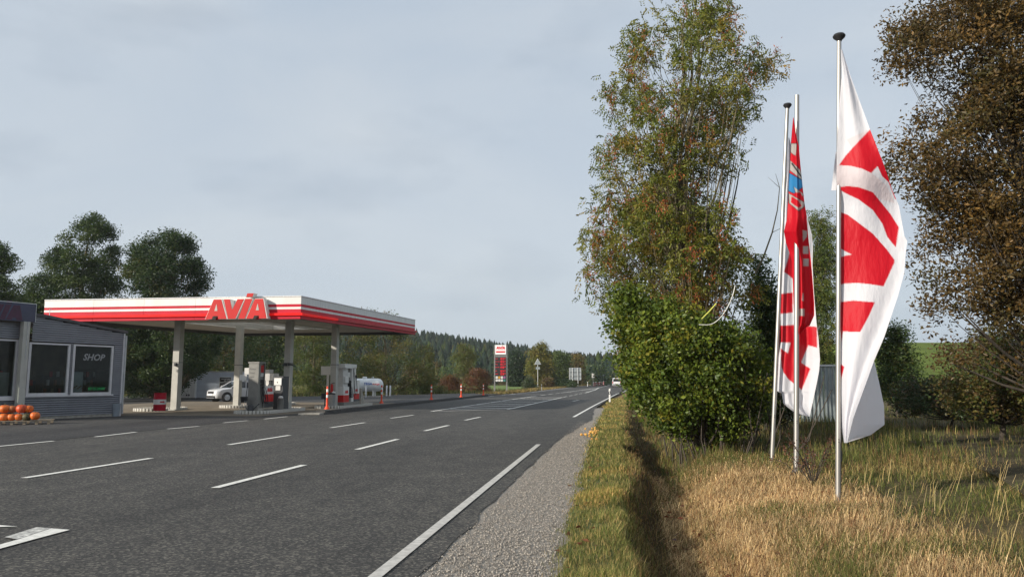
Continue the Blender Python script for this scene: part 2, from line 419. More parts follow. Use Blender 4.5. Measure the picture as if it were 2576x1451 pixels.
def RTn(rp, t):
    """bent road coordinates -> world x, y (numpy)"""
    r = rp + bend(t); return r * CT + t * ST, t * CT - r * ST
rs = np.unique(np.concatenate([[-420, -300, -220, -150, -90, -60, -45, -32, -24, -20, -17.5, -16, -15.4, -14, -8, -2.2], np.arange(-1.9, 3.01, .1), np.arange(3.25, 9, .35), [10, 12, 15, 20, 30, 50, 90, 150, 230, 300, 330]]))
ts = np.unique(np.concatenate([[-60, -30, -15, -6, 0, 2, 3.2], np.arange(4, 26, .22), np.arange(26, 60, 1.2), np.geomspace(60, 760, 30)]))
R2, T2 = np.meshgrid(rs, ts)
Zt = terr(R2, T2)
tb = np.clip(T2, -60, 300)
Xg, Yg = RTn(R2, tb); Xg = Xg + (T2 - tb) * ST; Yg = Yg + (T2 - tb) * CT
Zt = np.where(T2 > 300, np.minimum(Zt, 1.1), Zt)
nn = vnoise(R2, T2, .5, 5)[..., None]
def C3(a): return np.array(a)
soil = C3((.085, .065, .035)); tan = C3((.30, .205, .085)); grn = C3((.085, .10, .028)); hay_c = C3((.19, .12, .06)); brn = C3((.075, .055, .03))
col = soil + 0 * R2[..., None]
col = np.where(((R2 > -.6) & (R2 < .1))[..., None], grn * (.8 + .6 * nn) + .03, col)
col = np.where(((R2 >= .1) & (R2 < .8))[..., None], brn, col)
col = np.where(((R2 >= .8) & (R2 < 2.7) & (T2 < 17))[..., None], hay_c, col)
col = np.where(((R2 >= 2.7) | ((R2 >= .8) & (T2 >= 17)))[..., None], soil * 1.1 + grn * .3 * nn, col)
col = np.where(((R2 < -15) & (T2 > 60))[..., None], tan * .5 * nn + grn * (1.1 - .5 * nn), col)
col = np.where(((R2 < -15) & (R2 > -19.2) & (T2 > 100))[..., None], tan, col)
col = np.where(((R2 > -1.2) & (R2 < 1.2) & (T2 > 40))[..., None], tan * (.6 + .4 * nn), col)
nr, nt_ = len(rs), len(ts)
idx = np.arange(nr * nt_).reshape(nt_, nr)
Q = np.stack([idx[:-1, :-1], idx[:-1, 1:], idx[1:, 1:], idx[1:, :-1]], -1).reshape(-1, 4)
g = np_mesh('ground', np.stack([Xg, Yg, Zt], -1).reshape(-1, 3), Q, M['ground'], col.reshape(-1, 3), smooth=True)
tag(g, kind='structure')
def ground_z(x, y):
    r, t = toRT((x, y)); return float(terr(r - bend(min(t, 300)), min(t, 300)))

def strip(name, rl, rr, tvals, dz, m, wob=0., kind='structure', parent=None):
    """sheet between two lateral limits (numbers or functions of t) following the road; its own axes run with the road"""
    b = MB(); n = len(tvals)
    for i, t in enumerate(tvals):
        for side in (rl, rr):
            r = side(t) if callable(side) else side
            b.v.append((r + bend(t), t, zroad(t) + dz))
    for i in range(n - 1): b.f.append((2 * i, 2 * i + 1, 2 * i + 3, 2 * i + 2)); b.m.append(0)
    o = b.build(name, m, parent); o.rotation_euler = (0, 0, -TH)
    if kind: tag(o, kind=kind)
    return o
tv = list(np.concatenate([np.arange(-20, 70, .35), np.arange(70, 300, 4)]))
edge_r = lambda t: -1.66 + .10 * (float(vnoise(t, 0., 1.1, 8)) - .5) + .06 * (float(vnoise(t, 0., 5., 9)) - .5) + (.45 * max(0, 1 - abs(t - 33) / 11) if t < 60 else 0)
road = strip('road', -15.5, edge_r, tv, 0, M['asphalt'])
gv = [t for t in tv if -8 < t < 47]
strip('gravel_shoulder', -2.2, lambda t: (-.34 - .017 * t) + .14 * (float(vnoise(t, 3., 1.6, 4)) - .5), gv, -.012, M['gravel'])
def sheet(name, pts, z, m):
    b = MB(); b.add([(r, t, z) for r, t in pts], [tuple(range(len(pts)))]); o = b.build(name, m); o.rotation_euler = (0, 0, -TH); return tag(o, kind='structure')
sheet('forecourt', [(-70, -12), (-15.35, -12), (-15.4, 60), (-15.0, 86), (-14.6, 100), (-17.5, 103), (-22, 96), (-27, 84), (-33, 77), (-70, 77)], .004, M['forecourt'])
sheet('forecourt_concrete', [(-34, 33.5), (-16.4, 33.5), (-15.6, 37.0), (-15.6, 55), (-34, 57)], .010, M['concrete_floor'])
sheet('asphalt_strip', [(-18.6, -12), (-15.25, -12), (-15.25, 33.0), (-18.6, 31.0)], .008, M['asphalt_dark'])
# farm track on the right
b = MB()
tr_pts = [(6.0, 4), (7.4, 8), (8.6, 11.5), (10.2, 16), (11.6, 20)]
for i, (x, y) in enumerate(tr_pts):
    z = ground_z(x, y) + .045
    w = 1.5 + .2 * math.sin(i * 2.1); b.v += [(x - w, y + .3, z), (x, y, z + .01), (x + w, y - .3, z)]
for i in range(len(tr_pts) - 1):
    for k in (0, 1): b.f.append((3 * i + k, 3 * i + k + 1, 3 * i + k + 4, 3 * i + k + 3)); b.m.append(0)
tag(b.build('farm_track', M['track']), kind='structure')

# painted markings, each its own thin sheet on the road
MZ = .012
def mark(p0, p1, w, m='paint', n=1, raw=False):
    a, c = (p0, p1) if raw else (GR(*p0), GR(*p1))
    a, c = Vector(a), Vector(c); d = (c - a); d.z = 0; L_ = d.length; d.normalize(); s = Vector((-d.y, d.x, 0)) * w / 2
    b = MB(); n = max(1, int(L_ / 3))
    for i in range(n + 1):
        q = a.lerp(c, i / n); q.z = zroad(toRT(q)[1]) + MZ
        b.v += [q - s, q + s]
    for i in range(n): b.f.append((2 * i, 2 * i + 1, 2 * i + 3, 2 * i + 2)); b.m.append(0)
    return on_road(b.build('lane_marking', M[m], road))
def on_road(o): o.matrix_parent_inverse = Matrix.Rotation(TH, 4, 'Z'); return o
def z1(x, y): return (1069.1 + .1953 * x, 943.4 + .1953 * y)
mark((906, 1483), (1355, 1118), .115, 'paint_grey')
for a, c in [((1443, 1049), (1490, 1022.5)), ((1490, 1022.5), (1552, 990.5)), ((1552, 990.5), (1590, 977))]: mark(a, c, .13)
for a, c in [((540, 1228), (765, 1170)), ((898, 1131), (1000, 1105)), ((1068, 1084), (1128, 1070)), ((1170, 1057), (1208, 1049)),
             ((60, 1203), (380, 1153)), ((575, 1119), (728, 1095)), ((832, 1076), (918, 1063)), ((983, 1052), (1040, 1044)),
             ((-80, 1130.5), (135, 1109.5)), ((240, 1099), (342, 1087)), ((422, 1079), (500, 1072.3)), ((562, 1063.5), (623, 1058)), ((665, 1054), (722, 1047.8)), ((758, 1044), (800, 1039.6))]:
    mark(a, c, .14)
ls = [((75, 468), (760, 366)), ((760, 366), (1440, 267)), ((75, 468), (1060, 440)), ((1060, 440), (1130, 428)), ((1130, 428), (1770, 287)),
      ((1740, 228), (2240, 162)), ((1740, 228), (2060, 228)), ((2060, 228), (2190, 190)), ((2190, 190), (2240, 162)), ((2240, 162), (2385, 130)),
      ((1492, 260), (1550, 252)), ((1592, 248), (1650, 240)), ((1683, 236), (1732, 230)), ((1780, 283), (1830, 274)), ((1858, 267), (1902, 260)), ((1925, 254), (1965, 247)), ((1985, 241), (2023, 235)),
      ((830, 272), (885, 266)), ((990, 258), (1040, 253)), ((1090, 249), (1170, 241)), ((1190, 239), (1500, 205)), ((1500, 205), (1800, 169)), ((1800, 169), (2170, 125)), ((2170, 125), (2400, 84))]
for a, c in ls: mark(z1(*a), z1(*c), .2 if a[1] < 200 or c[1] < 200 else .16)
for a, c in [((330, 437), (1110, 425)), ((480, 413), (1245, 392)), ((650, 383), (1360, 370)), ((830, 355), (1450, 348)), ((960, 334), (1545, 327)), ((1085, 316), (1635, 312)), ((1200, 300), (1690, 301)), ((1310, 286), (1760, 288))]:
    mark(z1(*a), z1(*c), .42)
for a, c in [((1860, 216), (2100, 216)), ((1930, 204), (2140, 204)), ((2000, 194), (2180, 191)), ((2080, 182), (2215, 177))]: mark(z1(*a), z1(*c), .45)
for a, c in [((832, 1037), (962, 1022.6)), ((962, 1022.6), (1100, 1008)), ((1100, 1008), (1222, 996.5))]: mark(a, c, .10, 'paint_worn')
mark(z1(1905, 336), z1(1978, 322), .25, 'paint_worn')
def c7(x, y): return (x * .29296, 1069.1 + y * .29296)
def patch(pts, m='paint', dz=0.):
    b = MB(); b.add([GR(*c7(*p)) + Vector((0, 0, MZ + dz)) for p in pts], [tuple(range(len(pts)))]); return on_road(b.build('hatch_marking', M[m], road))
patch([(-200, 1130), (-200, 1088), (150, 990), (440, 893), (600, 905), (300, 985), (0, 1068)])
patch([(40, 970), (310, 885), (438, 892), (150, 989)], 'paint_worn', .002)
patch([(-200, 862), (0, 865), (152, 876), (0, 880), (-200, 884)])

# loose gravel stones on the shoulder
def stones(n):
    t = 4.6 + 26 * rng.random(n) ** 2.2; rp = -1.6 + rng.random(n) * (1.16 - .017 * t) + .05 * rng.standard_normal(n)
    x, y = RTn(rp, t); s = .005 + .009 * rng.random(n) ** 2
    base = np.array([(1, 0, 0), (0, 1, 0), (-1, 0, 0), (0, -1, 0), (0, 0, .8), (0, 0, -.6)])
    a = rng.random(n) * 6.28; V = np.repeat(base[None], n, 0) * s[:, None, None] * (.7 + .6 * rng.random((n, 6, 1)))
    V = np.stack([V[..., 0] * np.cos(a)[:, None] - V[..., 1] * np.sin(a)[:, None], V[..., 0] * np.sin(a)[:, None] + V[..., 1] * np.cos(a)[:, None], V[..., 2]], -1)
    V += np.stack([x, y, np.full(n, -.008) + s * .4], -1)[:, None]
    Tq = np.array([(0, 1, 4), (1, 2, 4), (2, 3, 4), (3, 0, 4), (1, 0, 5), (2, 1, 5), (3, 2, 5), (0, 3, 5)])
    T_ = (Tq[None] + 6 * np.arange(n)[:, None, None]).reshape(-1, 3)
    c = (np.array((.30, .27, .235)) * (.45 + .95 * rng.random((n, 1)))); c = np.repeat(c[:, None], 6, 1).reshape(-1, 3)
    o = np_mesh('gravel_stones', V.reshape(-1, 3), T_, M['stone'], c)
    return tag(o, 'loose grey gravel covering the shoulder beside the asphalt edge', 'gravel', kind='stuff')
stones(26000)

# grass: bent blades
def blades(name, x, y, z, h, w, ang, lean, cols, m, label, cat='grass', parent=None):
    n = len(x); sd = np.stack([np.cos(ang + 1.57), np.sin(ang + 1.57), 0 * ang], -1) * (w / 2)[:, None]
    d = np.stack([np.cos(ang), np.sin(ang), 0 * ang], -1)
    P = np.stack([x, y, z - .012], -1)
    mid = P + d * (h * lean * .3)[:, None] + np.array([0, 0, 1]) * (h * .55 * np.sqrt(np.maximum(0, 1 - (lean * .55) ** 2)))[:, None]
    tip = P + d * (h * lean)[:, None] + np.array([0, 0, 1]) * (h * np.sqrt(np.maximum(.0, 1 - lean ** 2)))[:, None]
    V = np.stack([P - sd, P + sd, mid - sd * .75, mid + sd * .75, tip], 1)
    Tq = np.array([(0, 1, 3), (0, 3, 2), (2, 3, 4)])
    T_ = (Tq[None] + 5 * np.arange(n)[:, None, None]).reshape(-1, 3)
    o = np_mesh(name, V.reshape(-1, 3), T_, m, np.repeat(cols[:, None], 5, 1).reshape(-1, 3), parent=parent)
    return tag(o, label, cat, kind='stuff')
def pal(n, cols, probs, jit=.35):
    c = np.array(cols)[rng.choice(len(cols), n, p=np.array(probs) / sum(probs))]
    return c * (1 - jit + 2 * jit * rng.random((n, 1)))
def tdist(n, a, b_, k):
    u = rng.random(n); return (a ** (1 - k) + u * (b_ ** (1 - k) - a ** (1 - k))) ** (1 / (1 - k))
G1, G2, G3, Y1, Y2, B1, B2 = (.10, .12, .025), (.06, .085, .02), (.16, .17, .045), (.30, .235, .085), (.42, .30, .12), (.13, .085, .04), (.22, .12, .05)
# verge strip beside the gravel
n = 46000; t = tdist(n, 4.4, 75, 1.5); rp0 = -.42 - .017 * t; rp = rp0 + (.34 - rp0) * rng.random(n) ** .92 + .07 * rng.standard_normal(n) - .3 * rng.random(n) ** 7
rp -= .22 * (vnoise(t, t * 0 + 5, 1.4, 6) - .5) * (rp < -.3)
x, y = RTn(rp, t); ok = vnoise(rp, t, 2.2, 11)
c = pal(n, [G1, G3, Y1, G2, Y2], [3, 5, 3, 1, 1.5]) * (.85 + .5 * ok[:, None])
c = np.where((vnoise(rp, t, .8, 21) > .62)[:, None], c * np.array((1.35, 1.15, 1.1)), c)
blades('verge_grass', x, y, terr(rp, t), (.045 + .07 * rng.random(n)) * (.7 + .7 * ok), np.maximum(.0045, .0007 * t), rng.random(n) * 6.28, .25 + .5 * rng.random(n), c, M['grass'], 'green and yellow short grass strip between gravel shoulder and ditch')
# ditch sides
n = 24000; t = tdist(n, 4.4, 45, 1.5); rp = .15 + 1.05 * rng.random(n)
x, y = RTn(rp, t)
blades('ditch_grass', x, y, terr(rp, t), .06 + .13 * rng.random(n), np.maximum(.005, .0007 * t), rng.random(n) * 6.28, .35 + .6 * rng.random(n), pal(n, [B1, B2, G2, Y1, G1], [3, 3, 1.6, 2.6, 1]), M['grass'], 'dark brown matted grass inside the roadside ditch')
# mown hay
n = 64000; t = tdist(n, 4.3, 17, 1.25); rp = .62 + 2.9 * rng.random(n)
keep = rp < 2.8 + .7 * (vnoise(t, t * 0, .9, 12) - .3) + .35 * rng.standard_normal(n); t, rp = t[keep], rp[keep]; n = len(t)
x, y = RTn(rp, t); cl = vnoise(rp, t, 1.7, 14)[:, None]
c = pal(n, [(.66, .46, .22), (.74, .54, .28), (.54, .36, .165), (.30, .15, .07), (.38, .21, .095)], [3, 2.8, 3, 1.6, 1.6], .4) * (.72 + .55 * cl)
c = np.where((vnoise(rp, t, .9, 61) + .3 * rng.random(n) > .93)[:, None], pal(n, [G1, G3, Y1], [2, 1, 1]), c)
blades('mown_hay', x, y, terr(rp, t) + .015 * rng.random(n), .08 + .24 * rng.random(n) ** 1.5, np.maximum(.0038, .0005 * t), rng.normal(.3, 1.0, n) + 3.1 * (rng.random(n) < .4), .95 + .05 * rng.random(n) ** .5, c, M['hay'], 'tan mown dry grass lying loose on the bank', 'hay')
n = 9000; t = tdist(n, 4.3, 17, 1.2); rp = .75 + 2.3 * rng.random(n); x, y = RTn(rp, t)
blades('hay_stubble', x, y, terr(rp, t), .03 + .09 * rng.random(n), np.maximum(.004, .0006 * t), rng.random(n) * 6.28, .2 + .5 * rng.random(n), pal(n, [Y2, Y1, G3, (.62, .45, .22)], [3, 2, .8, 3]), M['hay'], 'pale upright stubble standing among the mown dry grass', 'stubble')
# tall rough grass on the right
def tall(name, label, n, tr, rr, hh, cols, pr, dens=None, lean=(.15, .6), k=1.2, ang=None):
    t = tdist(n, tr[0], tr[1], k); rp = rr[0] + (rr[1] - rr[0]) * rng.random(n)
    x, y = RTn(rp, t)
    nz = vnoise(rp, t, .9, 31)
    trk = np.abs((x - 6.0) - (y - 4) * .35 - .1) < 1.0 + .5 * nz
    keep = (~trk | (rng.random(n) < .22)) & (nz + .35 * rng.random(n) > .30)
    keep &= ~((rp < 3.0 + .7 * (vnoise(t, t * 0, .9, 12) - .3) + .3 * rng.standard_normal(n)) & (t < 13.6 + 1.2 * rng.standard_normal(n)))
    x, y, t, rp, nz = x[keep], y[keep], t[keep], rp[keep], nz[keep]; m_ = len(x)
    h_ = (hh[0] + (hh[1] - hh[0]) * rng.random(m_)) * (.55 + .8 * nz)
    sel = vnoise(rp, t, .55, 33) + .45 * (rng.random(m_) - .5) > .52
    ca = pal(m_, cols, pr); cb = pal(m_, [G1, G2, G3, Y1], [3, 2, 1.6, 1.2])
    a_ = rng.random(m_) * 6.28 if ang is None else rng.normal(ang, .8, m_)
    return blades(name, x, y, terr(rp, t), h_, np.maximum(.005, .00062 * t), a_, lean[0] + (lean[1] - lean[0]) * rng.random(m_), np.where(sel[:, None], cb, ca), M['grass'], label)
tall('rough_grass', 'tall green and straw coloured rough grass around the flagpoles', 56000, (4.3, 17), (1.0, 7.5), (.07, .25), [Y1, Y2, B1, G1, G3, B2], [4, 4, 1.4, 1.4, 1.4, 1.2], lean=(.45, .98))
tall('field_edge_grass', 'dull green grass in front of the shrubs beyond the flagpoles', 50000, (14, 45), (.9, 17), (.12, .36), [Y1, B1, B2, G1, G2], [1.6, 2.4, 1.2, 1.6, 2], k=1.1)
n = 420; t = tdist(n, 4.6, 12.5, 1.1); rp = 3.0 + 4.2 * rng.random(n); x, y = RTn(rp, t)
blades('seed_stalks', x, y, terr(rp, t), .35 + .65 * rng.random(n) ** 1.5, np.maximum(.004, .0005 * t), rng.normal(.2, .5, n), .72 + .26 * rng.random(n), pal(n, [Y2, (.5, .38, .18), Y1], [2, 2, 1]), M['hay'], 'long dry grass stalks leaning to the right over the track', 'stalks')
# far verges
n = 16000; t = tdist(n, 95, 280, 1.05); rp = -15.8 - 3.6 * rng.random(n) ** 1.3; x, y = RTn(rp, t)
blades('far_verge_grass', x, y, terr(rp, t) + .07, .12 + .25 * rng.random(n), np.full(n, .07), rng.random(n) * 6.28, .2 + .4 * rng.random(n), pal(n, [Y1, Y2, G1, B2], [4, 2, 2, 1]), M['grass'], 'straw coloured grass verge along the far side of the road')
n = 22000; t = tdist(n, 72, 130, 1.05); rp = -16 - 60 * rng.random(n)
ok = (rp < -17.8 - .6 * np.maximum(0, 103 - t)) ; t, rp = t[ok], rp[ok]; n = len(t)
x, y = RTn(rp, t)
blades('forecourt_edge_grass', x, y, terr(rp, t) + .06, .2 + .55 * rng.random(n) * (vnoise(rp, t, .25, 40)), np.full(n, .06), rng.random(n) * 6.28, .2 + .5 * rng.random(n), pal(n, [G1, G2, Y1, B1], [3, 4, 1.2, 1.4]), M['grass'], 'uneven weedy grass behind the filling station lane')

# ------------------------------------------------------------------ filling station canopy
CAN = RT(-15.1, 34.9)
can = thing('station_canopy', 'white and red filling station canopy on four grey columns with raised AVIA letters', 'canopy', CAN, -TH)
CW, CLN, CZ0, CSL, CHT = 13.6, 20.8, 4.55, .0231, 1.08
def cz(y): return CZ0 + CSL * y
FPR = [(0, .16, 'red', 0), (.295, .473, 'red', 0), (.473, .583, 'white', 0), (.583, .717, 'red', 0), (.717, 1.08, 'white', 0)]
MATS_F = [M['white'], M['red'], M['white_dirty']]
def fascia(p0, p1, nrm, white_i, k0, k1):
    """one cladding panel between two points of the roof edge"""
    b = MB(); n = Vector(nrm); d = (Vector(p1) - Vector(p0)).normalized(); g = d * .006
    a, c = Vector(p0) + g, Vector(p1) - g
    def slab(z0, z1, o, th, m):
        q = [a + n * o, c + n * o, c + n * (o - th), a + n * (o - th)]
        lo = [v + Vector((0, 0, z0)) for v in q]; hi = [v + Vector((0, 0, z1)) for v in q]
        b.add(lo + hi, [(0, 3, 2, 1), (4, 5, 6, 7), (0, 1, 5, 4), (1, 2, 6, 5), (2, 3, 7, 6), (3, 0, 4, 7)], m)
    slab(0, .15, .03, .06, 1); slab(.300, .473, .0, .06, 1); slab(.473, .583, .004, .06, white_i); slab(.583, .717, 0, .06, 1); slab(.717, 1.08, .004, .06, white_i)
    return b.build('fascia_panel', MATS_F, can)
def lip(p0, p1, nrm, m):
    b = MB(); n = Vector(nrm); a, c = Vector(p0), Vector(p1)
    q = [(.0, .155), (.13, .165), (.13, .285), (.0, .299)]
    vs_ = [p + n * o + Vector((0, 0, z)) for p in (a, c) for o, z in q]
    b.add(vs_, [(0, 1, 2, 3), (7, 6, 5, 4), (0, 4, 5, 1), (1, 5, 6, 2), (2, 6, 7, 3), (3, 7, 4, 0)])
    return b.build('light_strip', m, can)
def edge_pts(a, c, n): return [Vector(a).lerp(Vector(c), i / n) for i in range(n + 1)]
FR, FL = Vector((0, 0, CZ0)), Vector((-CW, 0, CZ0)); BR, BL = Vector((0, CLN, cz(CLN))), Vector((-CW, CLN, cz(CLN)))
for (a, c, n, nr_, wi) in ((FL, FR, 5, (0, -1, 0), 0), (FR, BR, 9, (1, 0, 0), 2), (BR, BL, 5, (0, 1, 0), 2), (BL, FL, 8, (-1, 0, 0), 2)):
    pts = edge_pts(a, c, n)
    for i in range(n): fascia(pts[i], pts[i + 1], nr_, wi, 0, 1)
    lit = 1e9 if nr_[1] == -1 else (2 if nr_[0] == 1 else 0)
    for i in range(n): lip(pts[i] + (Vector((-.13, 0, 0)) if nr_[1] == -1 and i == 0 else Vector((0, 0, 0))), pts[i + 1] + (Vector((.13, 0, 0)) if nr_[1] == -1 and i == n - 1 else Vector((0, 0, 0))), nr_, M['red_lip'] if i < lit else M['red_lip_off'])
# top trim
b = MB()
for a, c in ((FL, FR), (FR, BR), (BR, BL), (BL, FL)):
    u = Vector((0, 0, CHT + .01)); b.tube([a + u, c + u], .035, 4)
b.build('top_trim', M['white_dirty'], can)
# ceiling boards around an open roof light
HX0, HX1, HY0, HY1 = -9.2, -4.4, 5.2, 14.5
nb_ = 34
for i in range(nb_):
    x0 = -CW + .08 + (CW - .16) * i / nb_; x1 = -CW + .08 + (CW - .16) * (i + 1) / nb_ - .012
    spans = [(.08, CLN - .08)] if (x1 < HX0 or x0 > HX1) else [(.08, HY0), (HY1, CLN - .08)]
    for y0, y1 in spans:
        b = MB(); b.add([(x, y, cz(y) + z + .2) for z in (0, .03) for x, y in ((x0, y0), (x1, y0), (x1, y1), (x0, y1))], [(0, 3, 2, 1), (4, 5, 6, 7), (0, 1, 5, 4), (1, 2, 6, 5), (2, 3, 7, 6), (3, 0, 4, 7)])
        b.build('ceiling_board', M['ceil'], can)
b = MB()   # roof skin with the opening
zz = .55
for x0, x1, y0, y1 in ((-CW + .07, HX0 - .1, .07, CLN - .07), (HX1 + .1, -.07, .07, CLN - .07), (HX0 - .1, HX1 + .1, .07, HY0 - .1), (HX0 - .1, HX1 + .1, HY1 + .1, CLN - .07)):
    b.add([(x, y, cz(y) + z + zz) for z in (0, .05) for x, y in ((x0, y0), (x1, y0), (x1, y1), (x0, y1))], [(0, 3, 2, 1), (4, 5, 6, 7), (0, 1, 5, 4), (1, 2, 6, 5), (2, 3, 7, 6), (3, 0, 4, 7)])
b.build('roof_skin', M['grey_light'], can)
rl = MB()  # upstand of the roof light
for x0, x1, y0, y1 in ((HX0 - .1, HX0, HY0 - .1, HY1 + .1), (HX1, HX1 + .1, HY0 - .1, HY1 + .1), (HX0, HX1, HY0 - .1, HY0), (HX0, HX1, HY1, HY1 + .1)):
    rl.add([(x, y, cz(y) + z) for z in (.17, 1.0) for x, y in ((x0, y0), (x1, y0), (x1, y1), (x0, y1))], [(0, 3, 2, 1), (4, 5, 6, 7), (0, 1, 5, 4), (1, 2, 6, 5), (2, 3, 7, 6), (3, 0, 4, 7)])
rlo = rl.build('roof_light', M['white'], can)
for i in range(6):
    y0 = HY0 + (HY1 - HY0) * i / 6 + .03; y1 = HY0 + (HY1 - HY0) * (i + 1) / 6 - .03
    for xa, xb in ((HX0, (HX0 + HX1) / 2 - .02), ((HX0 + HX1) / 2 + .02, HX1)):
        b = MB(); zc = 1.35 if xa == HX0 else 1.35
        za, zb = (1.01, 1.45) if xa == HX0 else (1.45, 1.01)
        b.add([(xa, y0, cz(y0) + za), (xb, y0, cz(y0) + zb), (xb, y1, cz(y1) + zb), (xa, y1, cz(y1) + za)], [(0, 1, 2, 3)])
        o = b.build('glazing_pane', M['glaz'], rlo)
        a_ = o.data.color_attributes.new('tint', 'FLOAT_COLOR', 'POINT'); a_.data.foreach_set('color', [.8, .82, .82, 1] * 4)
b = MB()
for i in range(7): y0 = HY0 + (HY1 - HY0) * i / 6; b.tube([(HX0, y0, cz(y0) + 1.03), ((HX0 + HX1) / 2, y0, cz(y0) + 1.47), (HX1, y0, cz(y0) + 1.03)], .04, 4)
b.build('glazing_bar', M['dark'], rlo)
for xx in (HX0 + .9, HX1 - .9):
    b = MB(); b.add([(xx + sx * .09, y, cz(y) + z) for y in (HY0, HY1) for sx, z in ((-1, .16), (1, .16), (1, .45), (-1, .45))], [(0, 1, 2, 3), (7, 6, 5, 4), (0, 4, 5, 1), (1, 5, 6, 2), (2, 6, 7, 3), (3, 7, 4, 0)]); b.build('ceiling_beam', M['ceil'], can)
for (xa, xb, ya, yb) in ((-CW + .1, -.1, CLN - .13, CLN - .07), (-CW + .07, -CW + .13, .1, CLN - .14), (-.13, -.07, .1, CLN - .14), (-CW + .14, -.14, .07, .13)):
    b = MB(); b.add([(x, y, cz(y) + z) for z in (-.01, .198) for x, y in ((xa, ya), (xb, ya), (xb, yb), (xa, yb))], [(0, 3, 2, 1), (4, 5, 6, 7), (0, 1, 5, 4), (1, 2, 6, 5), (2, 3, 7, 6), (3, 0, 4, 7)]); b.build('inner_edge', M['dark'], can)
# raised letters on the front
LP = .00497
def lf(x, y, k): return Vector((-(757 / 1. - 0) * 0 + LX0 + (x - 523) * LP, -.05 - k, CZ0 + (432 - y) * LP))
LX0 = -( 757 - (600 + 523 * .4135) / 1.59006) / F * 37.1
for key, (poly, hole) in AVIA.items():
    b = MB(); b.mi = 0
    # white body a little larger, red face plate proud of it
    cxm = sum(p[0] for p in poly) / len(poly); cym = sum(p[1] for p in poly) / len(poly)
    b.prism([(cxm + (x - cxm) * 1.07 + 2, cym + (y - cym) * 1.03) for x, y in poly], lambda x, y, k: lf(x + 6, min(y, 432), .34 - k), .34, 0)
    body = b.build('letter', M['white'], can)
    f = MB(); f.prism(poly, lambda x, y, k: lf(x + 6, y, .352 - k * .6), .02)
    f.build('letter_face', M['red_letter'], body)
    if hole:
        h_ = MB(); h_.prism(hole, lambda x, y, k: lf(x + 6, y, .36 - k), .012); h_.build('letter_counter', M['column'], body)
# columns
COLS = [G(441, 1030, .12), G(596, 1020, .12), G(722, 1027, .12), G(839, 1021, .12)]
for q in COLS:
    r_, t_ = toRT(q); x, y = r_ + 15.1, t_ - 34.9
    b = MB(); b.bb(x - .17, x + .17, y - .2, y + .2, .1, cz(y) + .21)
    c_ = b.build('column', M['column'], can)
    b = MB(); b.bb(x - .24, x + .24, y - .27, y + .27, .1, .15); b.build('base_plate', M['column'], c_)
    b = MB(); b.bb(x - .185, x + .185, y - .215, y + .215, 2.55, 2.58); b.build('band', M['dark'], c_)
def column_lamp(i, z, side):
    q = COLS[i]; r_, t_ = toRT(q); x, y = r_ + 15.1, t_ - 34.9
    b = MB(); b.box((x + side * .05, y - .27, z), (.10, .16, .16)); b.tube([(x + side * .05, y - .3, z), (x + side * .16, y - .42, z - .05)], .05, 8)
    b.build('camera', M['dark'], can)
column_lamp(0, 2.45, 1); column_lamp(2, 2.5, -1); column_lamp(2, 2.5, 3.0)
# weeds growing on the roof edge
for k, yy in enumerate((9.3, 13.6, 13.9)):
    b = MB()
    for j in range(5): b.tube([(-.12, yy, cz(yy) + 1.0), (-.12 + random.uniform(-.15, .15), yy + random.uniform(-.2, .3), cz(yy) + 1.15 + .2 * random.random())], .012, 4)
    b.build('weed', M['stalk'], can)

# ------------------------------------------------------------------ pump islands with edge stones
stone_b = MB(); stone_b.box((0, 0, .075), (.13, .11, .15), taper=.9); stone_me = stone_b.mesh('edge_stone', M['edge_stone'])
def island(label, r0, r1, t0, t1, group=None):
    o = thing('pump_island', label, 'island', RT((r0 + r1) / 2, (t0 + t1) / 2), -TH)
    w, l = (r1 - r0) / 2, (t1 - t0) / 2; rad = w
    per = []
    def put(x, y, a): per.append((x, y, a))
    step = .165
    nn_ = int((2 * l - 2 * rad) / step)
    for i in range(nn_ + 1):
        yy = -l + rad + (2 * l - 2 * rad) * i / max(1, nn_); put(-w, yy, 0); put(w, yy, math.pi)
    na = int(math.pi * rad / step)
    for i in range(1, na):
        a = math.pi * i / na; put(rad * math.cos(a), l - rad + rad * math.sin(a), a + math.pi); put(rad * math.cos(a), -(l - rad) - rad * math.sin(a), -a + math.pi)
    b = MB(); poly = [(rad * .97 * math.cos(math.pi * i / 10), l - rad + rad * .97 * math.sin(math.pi * i / 10)) for i in range(11)] + [(-rad * .97 * math.cos(math.pi * i / 10), -(l - rad) - rad * .97 * math.sin(math.pi * i / 10)) for i in range(11)]
    b.prism(poly, lambda x, y, k: Vector((x, y, .13 - k)), .12); b.build('top_slab', M['concrete'], o)
    for x, y, a in per:
        s = link('edge_stone', stone_me, o); s.location = (x, y, .012); s.rotation_euler = (random.uniform(-.05, .05), random.uniform(-.05, .05), a)
    return o
def isl_at(label, px0, py0, length, width, back=0.):
    r_, t_ = toRT(G(px0, py0)); return island(label, r_ - width / 2, r_ + width / 2, t_ - back, t_ - back + length), (r_, t_ - back)
island('white stone edged island carrying the red drum', -25.9, -24.1, 37.9, 41.2)
rB, tB = toRT(COLS[1]); island('white stone edged island in front of the parked white car', rB - .9, rB + .9, tB - 1.0, tB + 7)
rC, tC = toRT(COLS[2]); IC = island('white stone edged island under the grey fuel pump', rC - .95, rC + .85, tC - 4.6, tC + 1.0)
rD, tD = toRT(COLS[3]); island('low stone edged island under the white fuel pumps', rD - .9, rD + .75, tD - 1.2, tD + 5.5)

